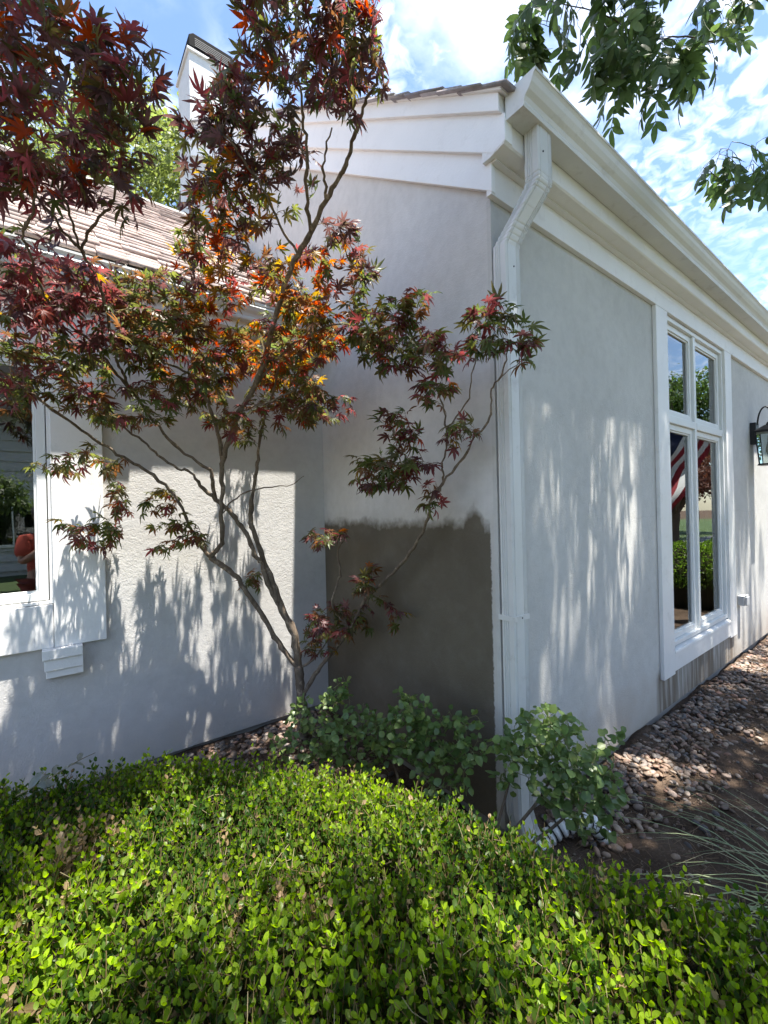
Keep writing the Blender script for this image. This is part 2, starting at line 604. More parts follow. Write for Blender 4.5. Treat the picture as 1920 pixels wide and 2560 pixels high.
tag(lw, kind='structure')
cp = box('concrete_path', -60, 60, -4.6, -3.3, GZ - 0.12, GZ + 0.01, M['concrete'])
tag(cp, kind='structure')
M['asphalt'] = paint('asphalt', (0.055, 0.055, 0.057), 0.9, 0.2, 80.0, 0.003)
rd = mesh('road', [(-60, -40, GZ - 0.046), (60, -40, GZ - 0.046), (60, -18, GZ - 0.046), (-60, -18, GZ - 0.046)], [(0, 1, 2, 3)], M['asphalt'])
tag(rd, kind='structure')

# ------------------------------------------------------------------ house
house = empty('house', (X0, Y0, 0))
tag(house, 'pale grey stucco house with white trim, gutters, chimney and dark primer patch', 'house')

HOLE_R = (3.80, 5.225, 0.417, 3.045)
HOLE_L = (-1.30, 0.0, 1.09, 2.45)
wall_y('front_wall', X0 + 0.002, 12.0, 0.0, 3.42, Y0, Y0 + 0.16, HOLE_R, M['stucco_front'], house)
wall_y('recessed_wall', -5.0, X0 - 0.001, 0.06, 2.98, Y1, Y1 + 0.16, HOLE_L, M['stucco'], house)
SL = 0.70


def rk(b, y):
    return b + SL * (y - 1.3)


gw = [(Y0 + 0.004, 0.0), (7.2, 0.0), (7.2, rk(3.3, 6.6)), (6.6, rk(3.3, 6.6)), (Y0 + 0.004, rk(3.3, Y0))]
prism('gable_wall', gw, 'x', X0, X0 + 0.15, M['stucco_gable'], house)
prism('corner_bead', [(X0 - 0.004, Y0 - 0.004), (X0 + 0.02, Y0 - 0.004), (X0 + 0.02, Y0 + 0.012), (X0 - 0.004, Y0 + 0.02)], 'z', 0.0, 3.05, M['stucco_front'], house)
# footing, set back under the stucco
box('footing', X0 + 0.03, 12.0, Y0 + 0.03, Y0 + 0.15, -0.4, 0.0 - 0.002, M['concrete'], house)
box('footing', X0 + 0.03, X0 + 0.14, Y0 + 0.15, Y1 + 0.03, -0.4, -0.002, M['concrete'], house)
box('footing', -5.0, X0 + 0.03, Y1 + 0.03, Y1 + 0.15, -0.4, 0.058, M['concrete'], house)
# dark rooms behind the windows
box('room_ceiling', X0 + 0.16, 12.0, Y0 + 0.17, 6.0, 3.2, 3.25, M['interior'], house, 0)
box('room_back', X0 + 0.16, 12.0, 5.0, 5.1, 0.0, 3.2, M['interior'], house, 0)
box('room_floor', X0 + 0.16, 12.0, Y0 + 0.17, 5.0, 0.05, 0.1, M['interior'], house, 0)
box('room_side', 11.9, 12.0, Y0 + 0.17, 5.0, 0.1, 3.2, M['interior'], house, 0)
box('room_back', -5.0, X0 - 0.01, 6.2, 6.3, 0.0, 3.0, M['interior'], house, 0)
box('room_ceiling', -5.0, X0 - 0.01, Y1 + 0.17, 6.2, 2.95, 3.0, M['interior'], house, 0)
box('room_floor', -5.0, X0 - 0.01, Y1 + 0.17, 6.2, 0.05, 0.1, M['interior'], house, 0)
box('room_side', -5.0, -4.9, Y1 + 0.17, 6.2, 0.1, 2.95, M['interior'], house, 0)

# gable rake boards: each one stands further out than the one below
YB = 6.58


def rake(name, xf, xb, lo, hi, ys, endpts, mat):
    prof = endpts + [(YB, rk(lo, YB)), (YB, rk(hi, YB)), (ys, rk(hi, ys))]
    return prism(name, prof, 'x', xf, xb, mat, house, bevel=0.003)


rake('rake_board', 1.680, X0 - 0.001, 3.075, 3.235, 1.292, [(1.292, 3.058)], M['rake'])
rake('rake_board', 1.655, X0 - 0.001, 3.2281, 3.42, 1.192, [(1.192, 3.222), (1.262, 3.206)], M['rake'])
rake('rake_board', 1.630, X0 - 0.001, 3.414, 3.505, 1.206, [(1.206, rk(3.414, 1.206))], M['rake'])
rake('rake_crown', 1.612, X0 - 0.001, 3.498, 3.523, 1.178, [(1.178, rk(3.498, 1.178))], M['trim'])

# eave of the projecting wing
box('frieze_board', 1.682, 12.0, 1.296, Y0 - 0.001, 3.05, 3.198, M['trim'], house)
prism('soffit', [(1.197, 3.219), (1.205, 3.212), (1.285, 3.199), (1.325, 3.199), (1.325, 3.34), (1.197, 3.34)], 'x', 1.657, 12.0, M['trim'], house)
prism('soffit_bead', [(1.262, 3.190), (1.295, 3.190), (1.295, 3.2005), (1.27, 3.2035)], 'x', 1.684, 12.0, M['trim'], house)


def gutter(xa, xb, yb, zb, parent, w=0.165, h=0.125, mat=None):
    """K-style gutter: back at y=yb, bottom at z=zb, opening upwards, front towards -Y"""
    mat = mat or M['gutter']
    e = empty('gutter', (xa, yb, zb), parent)
    wb = w * 0.60
    out = [(yb, zb + h), (yb, zb), (yb - wb, zb), (yb - wb - 0.004, zb + 0.012), (yb - wb - 0.002, zb + 0.024),
           (yb - wb - 0.010, zb + 0.040), (yb - wb - 0.028, zb + 0.056), (yb - wb - 0.042, zb + 0.078),
           (yb - w + 0.012, zb + 0.098), (yb - w + 0.003, zb + h - 0.012), (yb - w, zb + h - 0.012), (yb - w, zb + h), (yb - w + 0.016, zb + h)]
    n = len(out)
    V = [(xa, p[0], p[1]) for p in out] + [(xb, p[0], p[1]) for p in out]
    F = [(i, i + 1, n + i + 1, n + i) for i in range(n - 1)]
    tr = mesh('trough', V, F, mat, e)
    sd = tr.modifiers.new('solid', 'SOLIDIFY')
    sd.thickness = 0.0022
    sd.offset = 1
    for xc, nm in ((xa, 'end_cap'), (xb, 'end_cap')):
        s = -1 if xc == xa else 1
        c0 = xc + s * 0.0035
        V = [(c0, p[0], p[1]) for p in out[:-1]] + [(c0 - s * 0.003, p[0], p[1]) for p in out[:-1]]
        k = n - 1
        mesh(nm, V, [tuple(range(k)), tuple(range(k, 2 * k))[::-1]] + [(i, (i + 1) % k, k + (i + 1) % k, k + i) for i in range(k)], mat, e)
    return e


gut = gutter(1.668, 12.0, 1.194, 3.312, house, 0.155, 0.122)

# roof of the wing
roof = empty('roof', (1.59, 1.13, 3.42), house)
prism('deck', [(1.16, rk(3.505, 1.16)), (6.6, rk(3.505, 6.6)), (12.0, rk(3.505, 6.6) - SL * 5.4), (12.0, rk(3.505, 6.6) - SL * 5.4 - 0.03), (6.6, rk(3.475, 6.6)), (1.16, rk(3.475, 1.16))],
      'x', 1.70, 12.0, M['interior'], roof)
SH_COL = [(0.44, 0.35, 0.32), (0.50, 0.405, 0.37), (0.37, 0.295, 0.27), (0.56, 0.465, 0.43), (0.30, 0.24, 0.22)]


def shingle_data(w, l, th, col):
    v = np.array([(0, 0, 0), (w, 0, 0), (w, l, -th * 0.5), (0, l, -th * 0.5), (0, 0, th), (w, 0, th), (w, l, 0.004), (0, l, 0.004)], float)
    f = [(0, 2, 1), (0, 3, 2), (4, 5, 6), (4, 6, 7), (0, 1, 5), (0, 5, 4), (1, 2, 6), (1, 6, 5), (2, 3, 7), (2, 7, 6), (3, 0, 4), (3, 4, 7)]
    return np_mesh_data('shingle', v, f, M['shingle'], np.tile(col, (8, 1)), smooth=False)


def slope_matrix(x, y, z, slope, rz=0.0):
    a = math.atan(slope)
    return Matrix.Translation((x, y, z)) @ Matrix.Rotation(a, 4, 'X') @ Matrix.Rotation(rz, 4, 'Z')


grey = [tuple(np.array(c) * np.array((0.70, 0.80, 0.88))) for c in SH_COL]
sh_edge = [shingle_data(0.24, 0.34, 0.009 + 0.003 * (i % 3), c) for i, c in enumerate(grey)]
k = 0
y = 1.145
while y < 6.5:                                           # one column of shingles along the rake
    o = bpy.data.objects.new('shingle', random.choice(sh_edge))
    o.matrix_basis = slope_matrix(1.590 + random.uniform(-0.006, 0.008), y, rk(3.512, y) + random.uniform(0, 0.006), SL - 0.03, random.uniform(-.03, .03))
    link(o, roof)
    y += 0.125 + random.uniform(-0.01, 0.01)
x = 1.84
while x < 9.0:                                           # starter course above the gutter
    o = bpy.data.objects.new('shingle', random.choice(sh_edge))
    yy = 1.13 + random.uniform(-0.012, 0.012)
    o.matrix_basis = slope_matrix(x, yy, rk(3.514, yy) + random.uniform(0, 0.004), SL - 0.02)
    link(o, roof)
    x += 0.245

# roof over the recessed part
LS = 0.78
LY, LZ = 2.80, 2.985
RY = 5.95
roof2 = empty('roof', (0, LY, LZ), house)
prism('deck', [(LY, LZ - 0.02), (RY, LZ - 0.02 + LS * (RY - LY)), (9.0, LZ - 0.02 + LS * (RY - LY) - 0.5 * (9 - RY)), (9.0, LZ - 0.06 + LS * (RY - LY) - 0.5 * (9 - RY)), (RY, LZ - 0.06 + LS * (RY - LY)), (LY, LZ - 0.06)],
      'x', -5.0, X0 - 0.002, M['interior'], roof2)
shl = [shingle_data(w, 0.30, 0.019 + 0.004 * (i % 3), SH_COL[i % 5]) for i, w in enumerate([0.15, 0.19, 0.23, 0.17, 0.21, 0.14, 0.25])]
row = 0
sl_len = math.hypot(1, LS)
far_v, far_f, far_c, nb = [], [], [], 0
cnt = 0
while True:
    y = LY - 0.03 + row * 0.125 / sl_len
    if y > RY - 0.02:
        break
    x = -2.2 + random.uniform(0, 0.15)
    while x < X0 - 0.16:
        d = random.choice(shl)
        w = d.vertices[1].co.x
        mtx = slope_matrix(x, y + random.uniform(-0.008, 0.008), LZ + LS * (y - LY) + random.uniform(0.0, 0.006), LS - 0.05, random.uniform(-.008, .008))
        if -0.35 < x < 1.5 and cnt < 330:
            o = bpy.data.objects.new('shingle', d)
            o.matrix_basis = mtx
            link(o, roof2)
            cnt += 1
        else:
            co = np.array([tuple(mtx @ v.co) for v in d.vertices])
            far_v.append(co)
            far_f.append(np.array([tuple(p.vertices) for p in d.polygons]) + nb)
            far_c.append(np.tile(random.choice(SH_COL), (8, 1)))
            nb += 8
        x += w + 0.006
    row += 1
tag(np_mesh('shingles', np.vstack(far_v), np.vstack(far_f), M['shingle'], roof2, np.vstack(far_c), smooth=False), kind='stuff')
V = []
prism('ridge_cap', [(RY - 0.10, LZ + LS * (RY - LY) - 0.05), (RY, LZ + LS * (RY - LY) + 0.04), (RY + 0.12, LZ + LS * (RY - LY) - 0.03)], 'x', -5.0, X0 - 0.003, M['interior'], roof2)

# eave over the recessed wall: two gutters, one stepped back
box('soffit', -5.0, X0 - 0.002, 2.885, Y1 + 0.1, 2.80, 2.84, M['trim'], house)
box('fascia', -5.0, X0 - 0.002, 2.862, 2.884, 2.80, 2.975, M['trim'], house)
gutter(-5.0, 0.425, 2.860, 2.822, house, 0.108, 0.125)
gutter(0.440, X0 - 0.03, 2.861, 2.850, house, 0.085, 0.115)
# chimney
ch = empty('chimney', (X0, 6.585, 0), house)
M['chimney'] = stucco('chimney_stucco', (0.66, 0.66, 0.655))
box('stack', X0 - 0.02, 2.35, 6.59, 7.26, 3.0, 8.34, M['chimney'], ch, 0.01)
box('crown', X0 - 0.05, 2.39, 6.56, 7.29, 8.30, 8.345, M['chimney'], ch, 0.008)
prism('cap', [(X0 - 0.02, 8.37), (2.36, 8.37), (2.36, 8.53), (2.30, 8.58), (X0 + 0.04, 8.58), (X0 - 0.02, 8.53)], 'y', 6.57, 7.28, M['cap_black'], ch, 0.01)
for i in range(5):
    box('louver', X0 + 0.06, 2.28, 6.562, 6.569, 8.395 + i * 0.026, 8.408 + i * 0.026, M['pvc_dark'], ch, 0)

# ---- windows
def sash(x0, x1, z0, z1, y, parent, w=0.045):
    s = empty('sash', (x0, y, z0), parent)
    frame_y('sash_frame', x0, x1, z0, z1, w, y, y + 0.035, M['vinyl'], s, 0.003)
    frame_y('glazing_bead', x0 + w + 0.0005, x1 - w - 0.0005, z0 + w + 0.0005, z1 - w - 0.0005, 0.012, y + 0.010, y + 0.034, M['vinyl'], s, 0.002)
    gx0, gx1, gz0, gz1 = x0 + w + 0.006, x1 - w - 0.006, z0 + w + 0.006, z1 - w - 0.006
    yy = y + 0.022
    mesh('pane', [(gx0, yy, gz0), (gx1, yy, gz0), (gx1, yy, gz1), (gx0, yy, gz1)], [(0, 1, 2, 3)], M['glass'], s)
    return s


win = empty('window', (3.6, Y0, 0.24), house)
hx0, hx1, hz0, hz1 = HOLE_R
# casing boards; the frieze closes the head
box('casing_board', 3.590, hx0 + 0.004, 1.297, Y0 - 0.001, 0.243, 3.0495, M['trim'], win, 0.003)
box('casing_board', hx1 - 0.004, 5.425, 1.297, Y0 - 0.001, 0.243, 3.0495, M['trim'], win, 0.003)
box('apron_board', hx0 + 0.006, hx1 - 0.006, 1.2985, Y0 - 0.001, 0.262, hz0 - 0.018, M['trim'], win, 0.003)
prism('sill', [(1.292, hz0 - 0.017), (1.40, hz0 - 0.017), (1.40, hz0 + 0.022), (1.296, hz0 + 0.002)], 'x', hx0 + 0.005, hx1 - 0.005, M['trim'], win, 0.002)
frame_y('window_frame', hx0 + 0.005, hx1 - 0.005, hz0 + 0.024, hz1 - 0.002, 0.034, 1.318, 1.40, M['vinyl'], win, 0.003)
xm = 4.462
fx0, fx1 = hx0 + 0.040, hx1 - 0.040
fz0, fz1 = hz0 + 0.059, hz1 - 0.037
zr = 2.235
box('mullion', xm - 0.024, xm + 0.024, 1.322, 1.398, fz0 + 0.001, fz1 - 0.001, M['vinyl'], win, 0.003)
for a, b2 in ((fx0 + 0.001, xm - 0.025), (xm + 0.025, fx1 - 0.001)):
    box('transom_bar', a, b2, 1.320, 1.398, zr - 0.030, zr + 0.030, M['vinyl'], win, 0.003)
    sash(a + 0.001, b2 - 0.001, fz0 + 0.002, zr - 0.032, 1.342, win)
    sash(a + 0.001, b2 - 0.001, zr + 0.032, fz1 - 0.002, 1.342, win)

win2 = empty('window', (-1.5, Y1, 0.85), house)
hx0, hx1, hz0, hz1 = HOLE_L
box('casing_board', hx1 - 0.004, 0.237, 2.972, Y1 - 0.001, 0.853, 2.70, M['trim'], win2, 0.003)
box('casing_board', -1.54, hx0 + 0.004, 2.972, Y1 - 0.001, 0.853, 2.70, M['trim'], win2, 0.003)
box('apron_board', hx0 + 0.006, hx1 - 0.006, 2.9735, Y1 - 0.001, 0.853, hz0 - 0.002, M['trim'], win2, 0.003)
box('head_board', hx0 + 0.006, hx1 - 0.006, 2.9735, Y1 - 0.001, hz1 + 0.002, 2.70, M['trim'], win2, 0.003)
frame_y('window_frame', hx0 + 0.003, hx1 - 0.003, hz0 + 0.002, hz1 - 0.002, 0.016, 2.990, 3.09, M['trim'], win2, 0.002)
frame_y('seal', hx0 + 0.0195, hx1 - 0.0195, hz0 + 0.0185, hz1 - 0.0185, 0.004, 3.004, 3.08, M['seal'], win2, 0.0)
sash(hx0 + 0.024, hx1 - 0.024, hz0 + 0.023, hz1 - 0.023, 3.000, win2, 0.042)

# stepped bracket under the left window
br = empty('bracket', (0.03, Y1, 0.7), house)
for nm, x0, x1, yf, z0, z1 in (('block', -0.058, 0.120, 2.925, 0.800, 0.8525), ('block', -0.050, 0.121, 2.938, 0.737, 0.7995), ('block', -0.044, 0.122, 2.950, 0.695, 0.7365)):
    box(nm, x0, x1, yf, Y1 - 0.001, z0, z1, M['trim'], br, 0.003)

# ---- downspout
ds = empty('downspout', (1.756, 1.273, 0.0), house)


def ds_section(w=0.112, d=0.076):
    hw, hd = w / 2, d / 2
    pts = []

    def side(a, b2, nrm, ribs):
        a, b2, nrm = np.array(a), np.array(b2), np.array(nrm)
        L = np.linalg.norm(b2 - a)
        pts.append(a + (b2 - a) * 0.06)
        for r_ in ribs:
            for q, dz in ((-0.0038, 0), (-0.0018, -0.0045), (0.0018, -0.0045), (0.0038, 0)):
                pts.append(a + (b2 - a) * (r_ + q / L) + nrm * dz)
        pts.append(a + (b2 - a) * 0.94)
    rb = (0.18, 0.32, 0.46, 0.82)
    side((-hw, -hd), (hw, -hd), (0, -1), (0.12, 0.72, 0.82, 0.92))
    side((hw, -hd), (hw, hd), (1, 0), rb)
    side((hw, hd), (-hw, hd), (0, 1), rb)
    side((-hw, hd), (-hw, -hd), (-1, 0), (0.25, 0.40, 0.55))
    return np.array(pts)


def ds_sweep(name, path, parent, grow=0.0, rings=(), mat=None):
    """path rows: x,y,z,scale ; the section stays level"""
    sec = ds_section() * (1 + grow)
    V, F = [], []
    n = len(sec)
    for x_, y_, z_, s_, ty in path:
        for p in sec:
            V.append((x_ + p[0] * s_, y_ + p[1] * s_, z_ + p[1] * ty))
    for i in range(len(path) - 1):
        for j in range(n):
            a, b2 = i * n + j, i * n + (j + 1) % n
            F.append((a, b2, b2 + n, a + n))
    F.append(tuple(range(n)))
    F.append(tuple(range((len(path) - 1) * n, len(path) * n))[::-1])
    o = mesh(name, V, F, mat or M['gutter'], parent, smooth=False)
    return o


T0 = np.array((1.850, 1.152, 3.075))
T1 = np.array((1.756, 1.2735, 2.80))
ds_sweep('outlet', [(T0[0], T0[1], 3.3118, 1, 0), (T0[0], T0[1], 3.16, 1, 0)], ds)


def bend(z_top, za, zb):
    """crimped elbow path between heights, following the slanted run"""
    rows = []
    for i in range(121):
        u = i / 120
        z_ = za + (zb - za) * u
        if z_ > T0[2]:
            q = 0.0
        elif z_ < T1[2]:
            q = 1.0
        else:
            q = (T0[2] - z_) / (T0[2] - T1[2])
        q = q * q * (3 - 2 * q) * 0.18 + q * 0.82
        crimp = 0.0
        for zc in (3.100, 3.078, 3.056, 3.034):
            crimp += 0.060 * math.exp(-((z_ - zc) / 0.0035) ** 2)
        for zc in (2.885, 2.862, 2.839, 2.816):
            crimp += 0.060 * math.exp(-((z_ - zc) / 0.0035) ** 2)
        xy = T0[:2] + (T1[:2] - T0[:2]) * q
        rows.append((xy[0], xy[1], z_, 1 - crimp, 0.0 if q in (0, 1) else -0.25 * math.sin(math.pi * q)))
    return rows


ds_sweep('elbow', bend(0, 3.165, 2.955), ds, 0.035)
ds_sweep('elbow', bend(0, 2.965, 2.74), ds, 0.0)
ds_sweep('pipe', [(1.756, 1.2735, 2.75, 1, 0), (1.756, 1.2735, 2.435, 1, 0)], ds, 0.02)
ds_sweep('pipe', [(1.7565, 1.2735, 2.445, 1, 0), (1.7575, 1.2735, 0.20, 1, 0)], ds, -0.012)
ds_sweep('elbow', [(1.7575, 1.2735, 0.24, 1, 0), (1.7575, 1.272, 0.10, 1, 0), (1.768, 1.255, 0.03, 1, .3), (1.785, 1.225, -0.03, 1, .6), (1.80, 1.20, -0.07, 1, .8)], ds, 0.03)
prism('seam', [(1.6985, 1.2335), (1.8145, 1.2335), (1.8145, 1.3135), (1.6985, 1.3135)], 'z', 2.4345, 2.4375, M['seal'], ds)
prism('strap', [(1.6975, 1.2325), (1.8165, 1.2325), (1.8165, 1.3245), (1.6975, 1.3245)], 'z', 1.02, 1.045, M['gutter'], ds)
for sx_, sy_, sz_ in ((1.757, 1.2335, 2.47), (1.757, 1.2335, 2.70), (1.83, 1.112, 3.20), (1.757, 1.232, 1.0325)):
    prism('screw', [(sx_ + 0.004 * math.cos(a_), sz_ + 0.004 * math.sin(a_)) for a_ in np.linspace(0, 2 * math.pi, 9)[:-1]], 'y', sy_ - 0.002, sy_ + 0.004, M['pvc_dark'], ds)

# ------------------------------------------------------------------ wall lantern
lan = empty('wall_lantern', (6.24, Y0, 2.3))
tag(lan, 'black metal wall lantern with clear glass panes right of the tall window', 'lantern')
box('back_plate', 6.175, 6.305, 1.272, Y0 - 0.001, 2.205, 2.445, M['metal_black'], lan, 0.004)
ar = []
for i in range(15):
    a = math.pi * i / 14
    ar.append((6.24, 1.272 - 0.055 + 0.055 * math.cos(a) - (0.03 * i / 14), 2.42 + 0.20 * math.sin(a) - 0.02 * (i / 14)))
V, F = tube_arrays([(ar, [0.008] * 15)])
np_mesh('arm', V, F, M['metal_black'], lan)
cx_, cy_ = 6.24, 1.175
def taper(name, w0, z0, w1, z1, mat):
    V = [(cx_ + sx * w0, cy_ + sy * w0, z0) for sx, sy in ((-1, -1), (1, -1), (1, 1), (-1, 1))] + [(cx_ + sx * w1, cy_ + sy * w1, z1) for sx, sy in ((-1, -1), (1, -1), (1, 1), (-1, 1))]
    return mesh(name, V, [(3, 2, 1, 0), (4, 5, 6, 7), (0, 1, 5, 4), (1, 2, 6, 5), (2, 3, 7, 6), (3, 0, 4, 7)], mat, lan, bevel=0.003)
taper('roof_cap', 0.108, 2.345, 0.035, 2.405, M['metal_black'])
taper('finial', 0.025, 2.405, 0.012, 2.44, M['metal_black'])
taper('rim', 0.100, 2.325, 0.106, 2.3449, M['metal_black'])
taper('base', 0.090, 1.965, 0.078, 1.985, M['metal_black'])
M['lamp_glass'] = glass_mat('lamp_glass', 1.5)
for sx, sy in ((-1, -1), (1, -1), (1, 1), (-1, 1)):
    V, F = tube_arrays([([(cx_ + sx * 0.072, cy_ + sy * 0.072, 1.985), (cx_ + sx * 0.096, cy_ + sy * 0.096, 2.326)], [0.007, 0.007])])
    np_mesh('post', V, F, M['metal_black'], lan)
for a, b2 in (((-1, -1), (1, -1)), ((1, -1), (1, 1)), ((1, 1), (-1, 1)), ((-1, 1), (-1, -1))):
    q = [(cx_ + a[0] * 0.070, cy_ + a[1] * 0.070, 1.986), (cx_ + b2[0] * 0.070, cy_ + b2[1] * 0.070, 1.986), (cx_ + b2[0] * 0.094, cy_ + b2[1] * 0.094, 2.325), (cx_ + a[0] * 0.094, cy_ + a[1] * 0.094, 2.325)]
    mesh('pane', q, [(0, 1, 2, 3)], M['lamp_glass'], lan)
M['bulb'] = paint('bulb_glass', (0.62, 0.55, 0.48), 0.15)
bp = [(cx_, cy_, 2.30), (cx_, cy_, 2.24), (cx_, cy_, 2.22), (cx_, cy_, 2.17), (cx_, cy_, 2.12), (cx_, cy_, 2.085), (cx_, cy_, 2.07)]
V, F = tube_arrays([(bp, [0.013, 0.014, 0.016, 0.027, 0.031, 0.02, 0.004])], 10)
np_mesh('bulb', V, F, M['bulb'], lan)

# outlet box right of the window
ob = empty('outlet_box', (5.62, Y0, 0.55))
tag(ob, 'small grey weatherproof outlet box low on the wall beside the tall window', 'outlet')
M['pvc_grey'] = paint('grey_plastic', (0.42, 0.43, 0.44), 0.5)
box('housing', 5.565, 5.665, 1.268, Y0 - 0.001, 0.505, 0.605, M['pvc_grey'], ob, 0.004)
box('cover', 5.570, 5.660, 1.246, 1.2675, 0.512, 0.600, M['pvc_grey'], ob, 0.006)
box('hinge', 5.575, 5.655, 1.252, 1.268, 0.6055, 0.613, M['pvc_grey'], ob, 0.002)

# ------------------------------------------------------------------ drain pipe
dp = empty('drain_pipe', (1.95, 1.02, GZ))
tag(dp, 'white corrugated drain pipe with dark ribs lying under the green shrub', 'pipe')
M['pipe_white'] = paint('pipe_white', (0.78, 0.78, 0.76), 0.4, 0.05, 0, 0, 0.25)
pth = smooth_path([(1.80, 1.20, -0.06), (1.88, 1.18, -0.02), (1.96, 1.13, 0.02), (2.04, 1.07, 0.02), (2.09, 1.02, -0.05)], 16)
rad = [0.034 + (0.006 if (i // 3) % 2 == 0 else 0.0) for i in range(len(pth))]
V, F = tube_arrays([(pth, rad)], 10)
np_mesh('corrugated_pipe', V, F, M['pipe_white'], dp, smooth=False)
rings = []
for i in range(4, len(pth) - 3, 6):
    rings.append((pth[i:i + 2], [0.0375, 0.0375]))
for r_ in rings:
    V, F = tube_arrays([r_], 10)
    np_mesh('rib_groove', V, F, M['metal_black'], dp)

# ------------------------------------------------------------------ plants: templates
def leaf_template(width=0.5, fold=0.12, droop=0.15, tipsharp=0.85, n=3):
    """simple blade along +x, length 1; centre line folded, drooping"""
    xs = np.linspace(0, 1, n + 2)
    V = [(0, 0, 0)]
    F = []
    for x_ in xs[1:-1]:
        w = width * 0.5 * math.sin(math.pi * x_ ** tipsharp) ** 0.6
        zc = -droop * x_ * x_
        V += [(x_, w, zc + fold * w), (x_, 0, zc - fold * w * 0.4), (x_, -w, zc + fold * w)]
    V.append((1, 0, -droop))
    F += [(0, 2, 1), (0, 3, 2)]
    for i in range(n - 1):
        a = 1 + 3 * i
        F += [(a, a + 1, a + 4), (a, a + 4, a + 3), (a + 1, a + 2, a + 5), (a + 1, a + 5, a + 4)]
    a = 1 + 3 * (n - 1)
    e = len(V) - 1
    F += [(a, a + 1, e), (a + 1, a + 2, e)]
    return np.array(V, float), np.array(F)


def maple_template(seed):
    r = np.random.default_rng(seed)
    angs = np.array([-128, -84, -42, 0, 42, 84, 128]) + r.uniform(-5, 5, 7)
    lens = np.array([0.36, 0.74, 0.95, 1.06, 0.95, 0.74, 0.36]) * r.uniform(0.9, 1.08, 7)
    V = [(0, 0, 0)]
    F = []
    curl = r.uniform(0.12, 0.62)
    twist = r.uniform(-0.15, 0.15)

    def pt(a, rr, off=0.0, lift=0.0):
        ca, sa = math.cos(a), math.sin(a)
        x_, y_ = rr * ca - off * sa, rr * sa + off * ca
        return (x_, y_, -curl * rr * rr + lift + twist * x_ * y_)
    notch = []
    for i in range(8):
        if i == 0:
            a = R(angs[0] - 30)
            rr = 0.10
        elif i == 7:
            a = R(angs[6] + 30)
            rr = 0.10
        else:
            a = R((angs[i - 1] + angs[i]) / 2)
            rr = 0.25 * min(lens[i - 1], lens[i]) / 0.8
        notch.append(len(V))
        V.append(pt(a, rr))
    for i in range(7):
        a, L = R(angs[i]), lens[i]
        w = 0.108 * L + 0.018
        lc = r.uniform(-0.05, 0.05)
        m_ = len(V)
        V.append(pt(a, 0.50 * L, 0, -0.03))
        V.append(pt(a, 0.52 * L, -w, 0.015 + lc))
        V.append(pt(a, 0.52 * L, w, 0.015 - lc))
        V.append(pt(a, 0.74 * L, -w * 0.66, 0.01 + lc))
        V.append(pt(a, 0.74 * L, w * 0.66, 0.01 - lc))
        V.append(pt(a + r.uniform(-0.12, 0.12), L, 0, r.uniform(-0.10, 0.02)))
        n0, n1_ = notch[i], notch[i + 1]
        F += [(0, n0, m_ + 1), (0, m_ + 1, m_), (0, m_, m_ + 2), (0, m_ + 2, n1_),
              (m_, m_ + 1, m_ + 3), (m_, m_ + 3, m_ + 5), (m_, m_ + 5, m_ + 4), (m_, m_ + 4, m_ + 2)]
    # petiole
    b0 = len(V)
    for x_, z_ in ((0.02, 0.0), (-0.55, 0.10)):
        V += [(x_, 0.012, z_), (x_, -0.012, z_), (x_, 0.0, z_ + 0.02)]
    for j in range(3):
        a, b_ = b0 + j, b0 + (j + 1) % 3
        F += [(a, b_, b_ + 3), (a, b_ + 3, a + 3)]
    return np.array(V, float), np.array(F)


def in_view(P, margin=0.0):
    """rough share of points in front of the photograph's viewpoint (used only to choose which leaves are separate objects)"""
    d = np.asarray(P) - np.array(EYE)
    z_ = d @ np.array(fw)
    x_ = d @ np.array(rt)
    return (z_ > 0.1) & (np.abs(x_) < z_ * (0.88 + margin)) & (np.abs(d[:, 2]) < z_ * (1.18 + margin)), z_


def leaf_objects(name, tmpls, pick, frames, locs, scales, cols, mat, parent, nvar=5):
    """separate leaf objects that share mesh data"""
    cs = np.asarray(cols)
    datas = {}
    for i in pick:
        tv, tf = tmpls[i % len(tmpls)]
        key = (i % len(tmpls), tuple(np.round(cs[i] * 24) / 24 + 0.004)) if nvar is None else (i % len(tmpls), int(i) % nvar)
        if key not in datas:
            datas[key] = np_mesh_data(name, tv, tf, mat, np.tile(cs[i], (len(tv), 1)))
        o = bpy.data.objects.new(name, datas[key])
        o.matrix_basis = frame_matrix(frames[i], locs[i], scales[i])
        link(o, parent)


